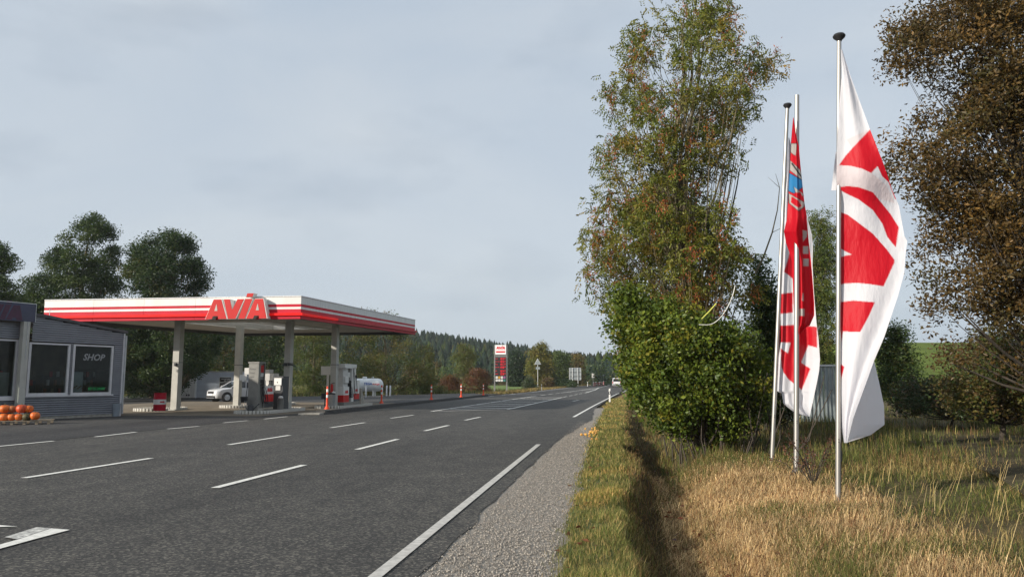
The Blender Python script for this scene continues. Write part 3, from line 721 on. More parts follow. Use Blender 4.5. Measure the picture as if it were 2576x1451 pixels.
# oil drum
def drum(p):
    o = thing('oil_drum', 'red oil drum with a white band beside a canopy column', 'drum', p)
    prof = [(.285, 0), (.292, .02), (.292, .27), (.302, .29), (.292, .31)]
    b = MB(); b.lathe(prof, n=24); b.build('lower_shell', M['red'], o, True)
    b = MB(); b.lathe([(.294, .31), (.294, .56)], n=24); b.build('white_band', M['white'], o, True)
    b = MB(); b.lathe([(.292, .56), (.302, .58), (.292, .60), (.292, .86), (.300, .88), (.270, .87), (.270, .855)], n=24); b.build('upper_shell', M['red'], o, True)
    avia_flat('band_print', M['red_print'], o, (.21, -.21, .40), (1, 1, 0), (0, 0, 1), .07)
drum(G(401, 1032.5, .13))

# ------------------------------------------------------------------ fuel pumps
def hose(b, pts, r=.018):
    # smooth a polyline by Chaikin
    P = [Vector(p) for p in pts]
    for _ in range(2):
        q = [P[0]]
        for a, c in zip(P[:-1], P[1:]): q += [a * .75 + c * .25, a * .25 + c * .75]
        P = q + [P[-1]]
    b.tube(P, r, 5)
def nozzle(o, p, m):
    b = MB(); b.box((p[0] + .05, p[1], p[2]), (.09, .06, .16)); b.tube([(p[0] + .06, p[1], p[2] + .05), (p[0] + .10, p[1], p[2] - .1), (p[0] + .03, p[1], p[2] - .2)], .022, 6); return b.build('nozzle', m, o)
o = thing('fuel_pump', 'tall grey fuel pump with black hoses and red handles under the canopy', 'fuel pump', RT(rC - .15, tC - 3.4, .135), -TH)
b = MB(); b.bb(-.32, .30, -.35, .30, 0, .12); b.build('plinth', M['concrete'], o)
b = MB(); b.bb(-.27, .25, -.30, -.06, .12, 2.34); b.build('tower', M['grey'], o)
b = MB(); b.bb(-.24, .19, -.06, .34, .12, 2.34); tw = b.build('hose_bay', M['grey'], o)
b = MB(); b.bb(-.28, .27, .34, .40, .12, 2.34); b.build('tower_rear', M['grey'], o)
b = MB(); b.bb(-.30, .28, -.33, .42, 2.34, 2.42); b.build('cap', M['grey'], o)
for k, s_ in enumerate(('Tanken', 'Diesel', 'Super')):
    text('pump_text', s_, .11, M['dark'], o, frame((-.22, -.302, 2.02 - .19 * k), (1, 0, 0), (0, 0, 1)), .001, 'LEFT')
for k in range(3):
    y = .0 + k * .12
    b = MB(); b.bb(.195, .235, y - .045, y + .045, 1.9, 2.25); b.build('red_handle', M['red_letter'], o)
    b = MB(); b.bb(.195, .24, y - .025, y + .025, 1.68, 1.86); b.build('label_plate', M['plastic_white'], o)
    nozzle(o, (.2, y, 1.45), M['black'])
    b = MB(); hose(b, [(.24, y, 1.3), (.27, y, .9), (.30, y + .1 + .12 * k, .38), (.30, y + .28 + .14 * k, .3), (.28, y + .26 + .1 * k, .8), (.24, y + .2, 1.2)]); b.build('hose', M['black'], o)
b = MB(); hose(b, [(-.30, -.2, 1.5), (-.36, -.25, 1.0), (-.42, -.2, .6), (-.33, -.1, .45)]); b.build('hose', M['black'], o)
b = MB(); b.bb(-.26, .25, .42, 1.45, .12, .42); b.bb(-.26, .25, .42, 1.45, .42, .78, 1); b.bb(-.26, .25, .42, 1.45, .80, 1.22, 2); b.bb(-.258, .252, .42, 1.45, .78, .80, 1)
b.build('cabinet', [M['dark'], M['red_letter'], M['white']], o)
avia_flat('cabinet_print', M['red_print'], o, (.252, 1.02, .92), (0, 1, 0), (0, 0, 1), .19)
b = MB(); b.bb(-.75, -.38, -.28, -.22, 1.5, 1.78); b.tube([(-.56, -.2, 1.5), (-.3, -.2, 1.4)], .03, 6); b.build('price_display', M['white'], o)
b = MB(); b.bb(-.55, -.28, -.2, -.14, 1.8, 2.12); b.build('poster_plate', M['grey_light'], o)
b = MB(); b.bb(-.25, .25, .95, 1.0, 1.5, 1.85); b.tube([(0, .98, 1.22), (0, .98, 1.5)], .04, 6); b.build('display', M['grey_light'], o)
# dark service cabinet by the column
o = thing('service_cabinet', 'dark grey cabinet with white paper dispenser beside the grey pump', 'cabinet', RT(rC + .05, tC - 1.0, .135), -TH)
b = MB(); b.bb(-.22, .28, -.35, .42, 0, 1.72); b.build('housing', M['dark'], o)
b = MB(); b.bb(-.18, .22, -.42, -.35, 1.25, 1.62); b.build('paper_dispenser', M['plastic_white'], o)
b = MB(); b.bb(-.10, .16, -.39, -.352, .98, 1.22); b.build('paper_towel', M['white'], o)
b = MB(); b.bb(-.02, .02, -.425, -.42, 1.36, 1.44); b.build('dispenser_slot', M['black'], o)
# low bin
o = thing('waste_bin', 'small grey waste bin with crumpled paper beside the service cabinet', 'bin', RT(rC + .42, tC - 1.75, .135), -TH)
b = MB(); b.lathe([(.13, 0), (.15, .02), (.16, .55), (.165, .56)], n=16); b.build('body', M['grey'], o, True)
b = MB(); b.lathe([(.1, .55), (.14, .6), (.09, .68), (.02, .7)], n=9); b.build('paper', M['plastic_white'], o)
# bucket on a stand and watering can
def bucket_stand(p, label):
    o = thing('bucket_stand', label, 'bucket', p, -TH)
    b = MB(); b.lathe([(.13, .42), (.14, .44), (.17, .70), (.16, .70), (.12, .45)], n=14); b.build('bucket', M['black'], o, True)
    for sx in (-.13, .13):
        for sy in (-.1, .1):
            b = MB(); b.tube([(sx, sy, 0), (sx * .9, sy, .5)], .012, 5); b.build('leg', M['steel'], o)
def watering_can(p, rz, label):
    o = thing('watering_can', label, 'watering can', p, rz)
    b = MB(); b.lathe([(.15, 0), (.155, .02), (.15, .26), (.10, .30), (.10, .28)], n=16); b.build('body', M['dark'], o, True)
    b = MB(); b.tube([(.12, 0, .06), (.3, 0, .26), (.42, 0, .36)], [.035, .022, .03], 8); b.build('spout', M['dark'], o)
    b = MB(); hose(b, [(-.14, 0, .08), (-.27, 0, .2), (-.2, 0, .36), (.02, 0, .38), (.08, 0, .29)], .014); b.build('handle', M['dark'], o)
bucket_stand(RT(rC - .42, tC - 4.1, .135), 'black squeegee bucket on steel legs before the grey pump')
watering_can(RT(rC - .02, tC - 4.15, .135), 0, 'dark watering can standing before the grey pump')
watering_can(RT(rB + .5, tB + .6, .135), 0, 'dark watering can on the island in front of the parked car')

# pump on the rear island, seen past the column
o = thing('fuel_pump', 'red and white fuel pump with grey front panel behind the grey pump', 'fuel pump', RT(rB + .2, tB + 2.9, .135), -TH)
b = MB(); b.bb(-.5, .5, -.3, .9, 0, .15); b.build('plinth', M['concrete'], o)
b = MB(); b.bb(-.48, .48, -.28, .9, .15, .62); b.bb(-.48, .48, -.28, .9, .62, 1.25, 1); b.build('cabinet', [M['red_letter'], M['white']], o)
b = MB(); b.bb(-.36, .34, -.30, -.28, .16, 1.24); b.build('front_panel', M['grey'], o)
b = MB(); b.bb(.5, .74, -.1, .7, 1.5, 1.95); b.tube([(.55, .3, 1.0), (.62, .3, 1.5)], .05, 6); b.build('display', M['white'], o)
b = MB(); b.bb(-.40, .40, 0, .6, 1.25, 2.2); b.build('hose_tower', M['grey_light'], o)
for k in (0, 1):
    b = MB(); hose(b, [(.42, .2 + .2 * k, 2.0), (.55, .2 + .2 * k, 1.2), (.6, .3 + .2 * k, .4), (.46, .4 + .2 * k, .9)]); b.build('hose', M['black'], o)

# white pumps at the last column
o = thing('fuel_pump', 'white fuel pump with red base and black hoses behind the fire extinguisher', 'fuel pump', RT(rD + .05, tD + .55, .135), -TH)
b = MB(); b.bb(-.55, .42, -.1, 2.75, 0, .2); b.build('plinth', M['grey'], o)
b = MB(); b.bb(-.40, .38, -.1, .85, .2, .62, 1); b.bb(-.402, .382, -.1, .85, .64, 1.12, 0); b.bb(-.40, .38, -.1, .85, .62, .64, 0); b.build('cabinet', [M['white'], M['red_letter']], o)
avia_flat('cabinet_print', M['red_print'], o, (.384, .42, .72), (0, 1, 0), (0, 0, 1), .17)
b = MB(); b.bb(-.40, .30, .0, .8, 1.12, 2.28); b.build('meter_housing', M['grey_light'], o)
b = MB(); b.bb(.30, .40, .1, .7, 1.35, 1.75); b.build('display', M['white'], o)
b = MB(); b.bb(-.48, .44, -.12, 2.0, 2.28, 2.5); b.build('hood', M['white'], o)
b = MB(); b.bb(-.50, .46, -.13, 1.2, 2.24, 2.28); b.build('hood_edge', M['white_dirty'], o)
b = MB(); b.bb(-.34, .24, .85, 1.35, .2, 2.28); b.build('hose_bay', M['grey'], o)
b = MB(); b.bb(-.38, .36, 1.35, 1.75, .2, 2.28); b.build('hose_tower', M['white'], o)
for k in range(4):
    y = .90 + .11 * k
    b = MB(); b.bb(.245, .28, y - .03, y + .03, 1.7, 2.0); b.build('label_plate', M['plastic_white'], o); nozzle(o, (.25, y, 1.42), M['black'])
    b = MB(); hose(b, [(.30, y, 1.28), (.34, y + .02, .8), (.36, y + .16, .42), (.37, y + .34 + .05 * k, .5), (.36, y + .22, 1.0), (.32, y + .1, 1.5)]); b.build('hose', M['black'], o)
b = MB(); hose(b, [(.37, 1.55, 2.25), (.42, 1.6, 1.5), (.44, 1.75, .7), (.45, 2.0, .55), (.44, 2.2, .8), (.41, 2.1, 1.5), (.40, 2.05, 1.75)]); b.build('hose', M['black'], o)
o2 = thing('gas_pump', 'white gas pump with red band at the end of the pump island', 'fuel pump', RT(rD + .05, tD + 2.35, .335), -TH)
b = MB(); b.bb(-.36, .36, .1, 1.0, 0, .14, 2); b.bb(-.36, .36, .1, 1.0, .14, .48, 1); b.bb(-.362, .362, .1, 1.0, .50, 1.30, 0); b.bb(-.36, .36, .1, 1.0, .48, .50, 0); b.build('cabinet', [M['white'], M['red_letter'], M['dark']], o2)
avia_flat('cabinet_print', M['red_print'], o2, (.364, .45, .62), (0, 1, 0), (0, 0, 1), .15)
b = MB(); b.bb(-.3, .36, .04, .3, 1.3, 2.08); b.build('upright', M['white'], o2)
text('upright_print', 'GAS', .17, M['dark'], o2, frame((.364, .12, 1.5), (0, 0, 1), (0, -1, 0)), .002, 'LEFT')
nozzle(o2, (.37, .2, 1.55), M['black'])
o = thing('concrete_ramp_stop', 'pale concrete wedge at the end of the white pumps', 'concrete block', RT(rD, tD + 4.1, .13), -TH)
b = MB(); b.prism([(-.1, 0), (.75, 0), (.7, .12), (.12, .95), (0, 1.0), (-.1, 1.0)], lambda x, y, k: Vector((.3 - k, x, y)), .6); b.build('block', M['concrete'], o)
# column fittings
o = thing('fire_extinguisher', 'red fire extinguisher hung on a canopy column', 'fire extinguisher', COLS[3] + Vector((-.06, -.31, .78)))
b = MB(); b.lathe([(.05, 0), (.075, .02), (.08, .05), (.08, .42), (.06, .48), (.025, .51), (.025, .55)], n=14); b.build('cylinder', M['red_letter'], o, True)
b = MB(); b.tube([(0, 0, .54), (.09, -.02, .60), (.16, -.02, .58)], .018, 6); hose(b, [(0, 0, .56), (-.13, -.02, .5), (-.15, 0, .25), (-.08, -.02, .05)], .012); b.build('valve_and_hose', M['black'], o)
o = thing('waste_bin', 'cylindrical steel waste bin below the fire extinguisher', 'bin', COLS[3] + Vector((.02, -.62, .015)))
b = MB(); b.lathe([(.19, 0), (.20, .02), (.20, .66), (.21, .68)], n=18); b.build('body', M['steel'], o, True)
b = MB(); b.lathe([(.21, .68), (.20, .74), (.12, .80), (.02, .81)], n=18); b.build('lid', M['black'], o, True)
b = MB(); b.lathe([(.08, .79), (.13, .82), (.08, .88), (.02, .9)], (.12, -.05, -.04), n=8); b.build('paper', M['plastic_white'], o)
o = thing('squeegee_bucket', 'black bucket on a post beside the steel waste bin', 'bucket', COLS[3] + Vector((-.38, -.6, .015)))
b = MB(); b.bb(-.18, .18, -.14, .14, .42, .75); b.build('bucket', M['black'], o)
b = MB(); b.tube([(0, 0, 0), (0, 0, .45)], .03, 6); b.build('post', M['dark'], o)
o = thing('sign_box', 'small white sign box on a post behind the last column', 'sign', COLS[3] + Vector((-.75, 1.5, 0)), -TH)
b = MB(); b.bb(-.42, .25, -.08, .08, 1.85, 2.38); b.build('box', M['white'], o)
b = MB(); b.bb(-.05, .08, -.05, .05, 0, 1.85); b.build('post', M['white'], o)

# ------------------------------------------------------------------ kerb along the forecourt
r0_, t0_ = toRT(G(806, 1042)); r1_, t1_ = toRT(G(1223, 996))
kb = thing('kerb', 'long dark raised kerb between the pumps and the road', 'kerb', RT(r0_, t0_))
kn = int((t1_ - t0_) / 1.0)
ks = MB(); ks.box((0, 0, .085), (.45, .985, .19)); ksm = ks.mesh('kerb_stone', M['kerb_dark'])
for i in range(kn):
    f = (i + .5) / kn; r_ = r0_ + (r1_ - r0_) * f - .55 * math.sin(f * math.pi) * 0; t = t0_ + (t1_ - t0_) * f
    s = link('kerb_stone', ksm, kb); s.location = RT(r_, t) - RT(r0_, t0_); s.rotation_euler = (0, random.uniform(-.02, .02), -TH - math.atan2(r1_ - r0_, t1_ - t0_) + random.uniform(-.01, .01))
b = MB(); b.prism([(-.75, -.9), (.17, -.55), (.17, .0), (-.5, .0)], lambda x, y, k: Vector((x * CT + y * ST, y * CT - x * ST, .09 - k)), .08); b.build('end_stone', M['concrete'], kb)
# orange flexible bollards
def bollard():
    o = thing('bollard', '', 'bollard')
    b = MB(); b.lathe([(.13, 0), (.12, .03), (.06, .10), (.05, .14), (.045, .62)], n=12); b.build('post', M['orange'], o, True)
    for z in (.40, .60): b = MB(); b.lathe([(.051, z), (.051, z + .1)], n=12); b.build('reflector_band', M['reflect'], o, True)
    b = MB(); b.lathe([(.045, .62), (.045, .78), (.03, .8)], n=12); b.build('top', M['orange'], o, True)
    return o
bo = bollard()
bl = ['orange flexible bollard on the pale kerb end by the waste bins', 'orange flexible bollard standing before the gas tank posts', 'dull orange bollard on the kerb before green shrubs', 'orange bollard on the kerb before red brown bushes', 'orange bollard at the far end of the kerb near the price sign']
bpx = [(822.5, 1028.5, 1.0), (959.5, 1014, 1.0), (1085, 1005, .95), (1160, 998.5, 1.05), (1216, 993.3, 1.05)]
for i, (x, y, k) in enumerate(bpx):
    c_ = bo if i == 0 else copy_tree(bo)
    c_.location = G(x, y, .175); hpx = (60, 68, 43, 37, 31)[i]; d_ = c_.location.y
    s_ = min(1.45, hpx / F * d_ / .8); c_.scale = (min(s_, 1.1), min(s_, 1.1), s_)
    tag(c_, bl[i], 'bollard', 'orange bollards along the kerb')

# ------------------------------------------------------------------ gas tank and guard posts
o = thing('gas_tank', 'white horizontal gas tank on legs behind the pumps', 'gas tank', D(916, 970, 79) - Vector((0, 0, D(916, 970, 79).z)), math.radians(-8)); o.scale = (1.07,) * 3
R_ = .61; prof = [(.02, -1.85), (.25, -1.82), (.45, -1.7), (.57, -1.55), (R_, -1.35), (R_, 1.35), (.57, 1.55), (.45, 1.7), (.25, 1.82), (.02, 1.85)]
b = MB(); b.lathe(prof, (0, 0, 1.13), 28, axis='X'); b.build('vessel', M['tank'], o, True)
b = MB(); b.lathe([(.22, 1.68), (.22, 1.84), (.16, 1.9)], (.05, 0, 0), 14); b.build('valve_hood', M['tank'], o, True)
for x in (-.9, .85):
    b = MB(); hose(b, [(x - .08, 0, 1.68), (x - .08, 0, 1.9), (x + .08, 0, 1.9), (x + .08, 0, 1.68)], .025); b.build('lifting_lug', M['tank'], o)
for x in (-1.0, 1.0):
    for y in (-.3, .3):
        b = MB(); b.box((x, y, .35), (.14, .1, .7)); b.build('leg', M['white'], o)
b = MB(); b.bb(-1.7, 1.7, -.6, .6, 0, .08); b.build('foundation', M['concrete'], o)
text('tank_print', 'TEGA', .32, M['blue'], o, frame((.18, -.628, 1.14), (1, 0, 0), (0, .06, 1)), .004, 'LEFT', bold=.006)
text('tank_print', 'Autogas', .22, M['red_print'], o, frame((1.02, -.628, 1.14), (1, 0, 0), (0, .06, 1)), .004, 'LEFT', bold=.004)
gp = thing('guard_post', '', 'guard post')
b = MB(); b.lathe([(.09, 0), (.09, 1.0), (.07, 1.03)], n=14); b.build('tube', M['steel'], gp, True)
b = MB(); b.lathe([(.12, 0), (.12, .02)], n=14); b.build('foot', M['steel'], gp)
gl_ = ['grey steel guard post before the lettering on the tank', 'second grey steel guard post before the tank', 'grey steel guard post at the rounded tank end', 'bright steel guard post just beyond the tank end', 'tall steel guard post behind an orange bollard']
for i, (x, y, h) in enumerate([(920, 998.5, 27), (941, 997.2, 26.5), (961, 996.5, 26.5), (972.5, 995.5, 26), (981.5, 995.5, 26)]):
    c_ = gp if i == 0 else copy_tree(gp); c_.location = G(x, y, .0); c_.scale = (1, 1, h / F * c_.location.y / 1.03); tag(c_, gl_[i], 'guard post', 'steel posts guarding the gas tank')

# ------------------------------------------------------------------ price sign
dS = 112.; pS = D(1259.5, 985, dS); pS.z = 0
o = thing('price_sign', 'tall price pylon with AVIA panel and red lit fuel prices', 'price sign', pS, math.radians(-4))
k = dS / F
x0, x1 = -16 * k, 16 * k
for s_ in (-1, 1):
    b = MB(); b.bb(s_ * 15.2 * k - 1.6 * k, s_ * 15.2 * k + 1.6 * k, -.12, .12, 0, 6.85); b.build('post', M['post_grey'], o)
    b = MB(); b.bb(s_ * 15.2 * k - 4 * k, s_ * 15.2 * k + 4 * k, -.4, .4, 0, .22); b.build('footing', M['concrete'], o)
b = MB(); b.bb(-13.5 * k, 13.5 * k, -.22, .1, 5.45, 6.8); pn = b.build('logo_panel', M['sign_lit'], o)
avia_flat('logo_letters', M['red_print'], pn, (0, -.222, 6.18), (1, 0, 0), (0, 0, 1), .40)
b = MB(); b.bb(-11.5 * k, 11.5 * k, -.226, -.22, 5.98, 6.03); b.bb(-11.5 * k, 11.5 * k, -.226, -.22, 5.68, 5.9); b.build('logo_stripe', M['red_print'], pn)
b = MB(); b.bb(-13.6 * k, 13.6 * k, -.1, .1, 5.05, 5.40); b.build('crossbar', M['post_grey'], o)
b = MB(); b.bb(-13.5 * k, 13.5 * k, -.18, .1, 1.5, 5.05); pb = b.build('price_board', M['black'], o)
SEG = {'0': 'abcdef', '1': 'bc', '2': 'abged', '3': 'abgcd', '4': 'fgbc', '5': 'afgcd', '6': 'afgedc', '7': 'abc', '8': 'abcdefg', '9': 'abcfgd'}
def digit(b, ch, x, z, w, h, th=.05):
    y0, y1 = -.205, -.18
    S = {'a': (x, x + w, z + h - th, z + h), 'd': (x, x + w, z, z + th), 'g': (x, x + w, z + h / 2 - th / 2, z + h / 2 + th / 2), 'f': (x, x + th, z + h / 2, z + h), 'b': (x + w - th, x + w, z + h / 2, z + h), 'e': (x, x + th, z, z + h / 2), 'c': (x + w - th, x + w, z, z + h / 2)}
    for s_ in SEG[ch]: a = S[s_]; b.bb(a[0], a[1], y0 - .001 * ('abcdefg'.index(s_)), y1, a[2], a[3])
names = ['Diesel', 'Super E10', 'Super', 'Super Plus', 'LPG', 'AdBlue']
zr = [4.66, 4.24, 3.84, 3.42, 2.88, 2.46]
for z_, nm, pr in zip(zr, names, ['1839', '1859', '1919', '1989', '1049', '1099']):
    for i, ch in enumerate(pr[:3]): b = MB(); digit(b, ch, -.14 + .24 * i, z_ - .0, .155, .29, .038); b.build('price_digit', M['led_red'], pb)
    b = MB(); digit(b, pr[3], .60, z_ + .12, .10, .17, .028)
    b.build('price_digit', M['led_red'], pb)
    text('fuel_name', nm, .14, M['led_red'], pb, frame((-.76, -.185, z_ + .12), (.8, 0, 0), (0, 0, 1)), .004, 'LEFT', bold=.002)
pc = [M['plastic_white'], mat('sticker_orange', (.7, .35, .02)), M['plastic_white'], mat('sticker_violet', (.35, .12, .3)), M['plastic_white'], M['plastic_white'], M['plastic_white'], mat('sticker_teal', (.05, .25, .22))]
for i in range(8):
    x = -.56 + .37 * (i % 4); z = 2.12 - .42 * (i // 4)
    b = MB(); b.bb(x - .14, x + .14, -.195, -.18, z - .15, z + .15); pt = b.build('service_plate', pc[i], pb)
    b = MB(); b.bb(x - .08, x + .08, -.199, -.195, z - .06, z - .01); b.bb(x - .05, x + .05, -.1995, -.195, z + .01, z + .06); b.build('pictogram', M['dark'], pt)

# ------------------------------------------------------------------ road signs seen from behind, delineators
def sign_tri():
    p = G(1353, 978); p.z = 0; d_ = p.y; k = d_ / F
    o = thing('road_sign', 'back of a triangular road sign on a tall grey post', 'road sign', p)
    b = MB(); b.tube([(0, 0, 0), (0, 0, 75 * k)], .06, 8); b.build('post', M['steel'], o)
    b = MB(); b.tube([(0, 0, 0), (0, 0, .5)], .075, 8); b.build('post_base', M['dark'], o)
    b = MB(); b.prism([(-7.7 * k, 61 * k), (7.7 * k, 61 * k), (0, 75 * k)], lambda x, y, q: Vector((x, -.09 - q, y)), .03); b.build('triangle_plate', M['sign_back'], o)
    b = MB(); P = [Vector((-7.7 * k, -.1, 61 * k)), Vector((7.7 * k, -.1, 61 * k)), Vector((0, -.1, 75 * k))]
    for i in range(3): b.tube([P[i], P[(i + 1) % 3]], .05, 5)
    b.build('rim', M['steel'], o)
    b = MB(); b.bb(-5 * k, 5.2 * k, -.12, -.09, 48.5 * k, 54.5 * k); b.build('plate', M['sign_back'], o)
sign_tri()
def sign_big():
    dS_ = 172.; k = dS_ / F; p = D(1446, 972, dS_); zg = zroad(toRT(p)[1]); p.z = zg
    def c6(x, y): q = D((2250 + x * .14476) / 1.59006, (1430 + y * .14476) / 1.59006, dS_); return q.x - p.x, q.z - zg
    o = thing('direction_sign', 'back of a large rectangular direction sign on two posts', 'road sign', p)
    for cx_ in (275, 422):
        x, _ = c6(cx_, 0); b = MB(); b.tube([(x, 0, 0), (x, 0, c6(0, 285)[1])], .08, 8); b.build('post', M['steel'], o)
    xa, za = c6(192, 612); xb, zb = c6(508, 285)
    b = MB(); b.bb(xa, xb, .09, .13, za, zb); b.build('panel', M['sign_back'], o)
    b = MB()
    for q0, q1 in (((xa, za), (xb, za)), ((xb, za), (xb, zb)), ((xb, zb), (xa, zb)), ((xa, zb), (xa, za))): b.tube([(q0[0], .11, q0[1]), (q1[0], .11, q1[1])], .07, 5)
    b.build('rim', M['steel'], o)
    for f in (.28, .63):
        b = MB(); b.bb(xa + .05, xb - .05, .05, .089, za + (zb - za) * f - .06, za + (zb - za) * f + .06); b.build('rail', M['dark'], o)
sign_big()
def small_sign(px, pyb, d_, shape, hh, label, zt, wpx):
    k = d_ / F; p = D(px, pyb, d_); p.z = zroad(toRT(p)[1]); o = thing('road_sign', label, 'road sign', p)
    z1_ = D(px, zt, d_).z - p.z; b = MB(); b.tube([(0, 0, 0), (0, 0, z1_)], .055, 6); b.build('post', M['steel'], o)
    b = MB()
    if shape == 'rect': b.bb(-wpx * k / 2, wpx * k / 2, -.1, -.06, z1_ - hh * k, z1_)
    else: b.lathe([(wpx * k / 2, -.10), (wpx * k / 2, -.06)], (0, 0, z1_ - wpx * k / 2), 18, axis='Y')
    b.build('plate', M['sign_lit'] if False else M['grey_light'] if shape == 'rect' else M['sign_back'], o)
small_sign(1492, 969, 185, 'rect', 11, 'pale blank rectangular sign back beside the striped barrier', 938.7, 6.2)
small_sign(1518, 966, 215, 'disc', 5, 'round sign back on a thin post at the road bend', 940, 5)
small_sign(1529.3, 965, 240, 'rect', 5, 'tiny pale sign plate at the far road bend', 945, 3.3)
def delineator():
    o = thing('delineator', '', 'delineator post')
    sec = [(-.06, -.05), (.06, -.05), (.03, .06), (-.03, .06)]
    b = MB(); b.prism(sec, lambda x, y, k: Vector((x, y, .58 - k)), .58); b.build('lower_post', M['plastic_white'], o)
    b = MB(); b.prism(sec, lambda x, y, k: Vector((x * 1.02, y * 1.02, .80 + x * .5 - k)), .22); b.build('black_band', M['black'], o)
    b = MB(); b.prism(sec, lambda x, y, k: Vector((x, y, (1.0 if k == 0 else .80) + x * .5 * (1 if k else 1))), .2); b.build('top', M['plastic_white'], o)
    b = MB(); b.bb(-.025, .025, -.055, -.05, .62, .76); b.build('reflector', M['reflect'], o)
    return o
de = delineator()
for i, (px, pb_, h, lb) in enumerate([(1533.6, 1010.5, 32.5, 'white delineator post with black band beside the leafy bush'), (1362.5, 980.5, 15.4, 'white delineator post beside the triangular sign'), (1478, 973, 11, 'white delineator post in front of the large direction sign'), (1494.3, 969, 9, 'small white delineator at the near end of the striped barrier'), (1520, 966.2, 8.2, 'small white delineator at the far end of the striped barrier'), (1538.3, 963.5, 6, 'tiny white delineator far along the road bend')]):
    d_ = F * 1.0 / h; c_ = de if i == 0 else copy_tree(de)
    p = D(px, pb_, d_); c_.location = (p.x, p.y, p.z if i == 0 else zroad(toRT(p)[1])); tag(c_, lb, 'delineator post', 'delineator posts along the road')
# red and white barrier
p0, p1 = D(1494, 972, 180), D(1518.5, 967, 207); p0.z = zroad(176); p1.z = zroad(205)
o = thing('striped_barrier', 'low red and white striped railing beside the distant road', 'railing', p0)
for i in range(8):
    q = (p1 - p0) * (i / 7); b = MB()
    for j in range(4): b.box((q.x, q.y, q.z + .12 + .24 * j), (.16, .16, .24), m=j % 2)
    b.build('post', [M['red_print'], M['plastic_white']], o)
for zz_ in (.45, .85):
    for i in range(7):
        a, c = (p1 - p0) * (i / 7) + Vector((0, 0, zz_)), (p1 - p0) * ((i + 1) / 7) + Vector((0, 0, zz_))
        b = MB(); b.tube([a, c], .05, 6); b.build('rail', M['plastic_white'] if i % 2 else M['red_print'], o)

# ------------------------------------------------------------------ shop building
SA = math.radians(26.8); EX = Vector((math.sin(SA), math.cos(SA), 0))
C0 = G(299.5, 1046)
shop = thing('shop_building', 'low grey corrugated filling station shop with large windows and dark sign', 'building', C0, math.pi / 2 - SA)
def fs(px):
    m_ = (px - CX) / F / 1.0055; return (m_ * C0.y - C0.x) / (EX.x - m_ * EX.y)
def fz(px, py): return D(px, py, C0.y + EX.y * fs(px)).z
sW2 = (fs(180), fs(282)); sW1 = (fs(68), fs(173)); sW3 = (fs(42) - 2.3, fs(42))
ZB, ZTW = 1.0, 3.2
zr0, zr1 = fz(298, 838), fz(92, 797); sL = fs(92)
def roof_z(s): return zr0 + (zr1 - zr0) * (s / sL)
PIT_ = .092
def corr(name, x0, x1, z0, z1, y=0., top=None, m='corr', parent=shop):
    """horizontally ribbed sheet; top(x) limits the height where the roof slopes"""
    b = MB(); n = int(round((z1 - z0) / PIT_)); p = (z1 - z0) / n
    row = [(0, .03), (.12, -.035), (.60, -.035), (.72, .03)]
    zs = [(z0 + p * (i + f), o) for i in range(n) for f, o in row] + [(z1, 0)]
    for (za, oa), (zb, ob) in zip(zs[:-1], zs[1:]):
        xa = xb = x1
        if top:
            if top(x1) < za: # find where the roof is as high as this rib
                lo, hi = x0, x1
                for _ in range(30):
                    mid = (lo + hi) / 2
                    if top(mid) > zb: lo = mid
                    else: hi = mid
                xa = xb = lo
                if xa - x0 < .02: continue
        b.add([(x0, y + oa, za), (xa, y + oa, za), (xb, y + ob, zb), (x0, y + ob, zb)], [(0, 1, 2, 3)])
    return b.build(name, M[m], parent)
XL = -9.5
b = MB(); b.bb(XL, .0, .03, .16, 0, ZB); b.build('plinth_wall', M['wallgrey'], shop)
corr('lower_cladding', fs(62), 0, .12, ZB - .03)
corr('lower_cladding', XL, fs(42) + .0, .12, ZB - .2)
corr('upper_cladding', fs(74), -.0, ZTW + .05, roof_z(fs(74)) - .02, top=roof_z)
corr('upper_cladding', XL, fs(74) - .25, ZTW + .12, 3.98)
corr('pier_cladding', sW1[1] + .03, sW2[0] - .03, ZB - .03, ZTW + .05)
corr('pier_cladding', sW2[1] + .03, 0, ZB - .03, ZTW + .05)
b = MB(); b.bb(sW3[1] + .06, sW1[0] - .02, .0, .12, .12, ZTW + .12); b.build('plain_panel', M['wallgrey'], shop)
b = MB(); b.bb(-.03, .05, -.05, .12, .0, roof_z(0)); b.build('corner_trim', M['frame'], shop)
b = MB(); b.tube([(.09, -.06, .1), (.09, -.06, roof_z(0) - .1)], .045, 8); b.build('downpipe', M['steel'], shop)
b = MB(); b.bb(XL, .05, .0, .14, 0, .12); b.build('concrete_base', M['concrete'], shop)
def window(x0, x1, z0, z1):
    o = MB(); fr = .10
    for a in ((x0, x0 + fr, z0, z1), (x1 - fr, x1, z0, z1)): o.bb(a[0], a[1], -.04, .10, a[2], a[3])
    o.bb(x0 + fr, x1 - fr, -.042, .10, z0, z0 + fr); o.bb(x0 + fr, x1 - fr, -.042, .10, z1 - fr * .7, z1)
    w = o.build('window', M['frame'], shop)
    b = MB(); b.bb(x0 + fr, x1 - fr, .03, .045, z0 + fr, z1 - fr * .7); b.build('pane', M['glass'], w)
    b = MB(); b.bb(x0 - .06, x1 + .06, -.12, .02, z0 - .06, z0 - .002); b.build('sill', M['frame'], w)
    return w
w1 = window(sW1[0], sW1[1], ZB, ZTW); w2 = window(sW2[0], sW2[1], ZB, ZTW); w3 = window(sW3[0], sW3[1], ZB - .12, ZTW + .08)
x2a, x2b = sW2; w_ = x2b - x2a
text('window_lettering', 'SHOP', .40, M['shop_print'], w2, frame((x2a + w_ * .52, .022, 2.52), (1, 0, 0), (0, 0, 1)), .002, 'CENTER', shear=.25, bold=.012)
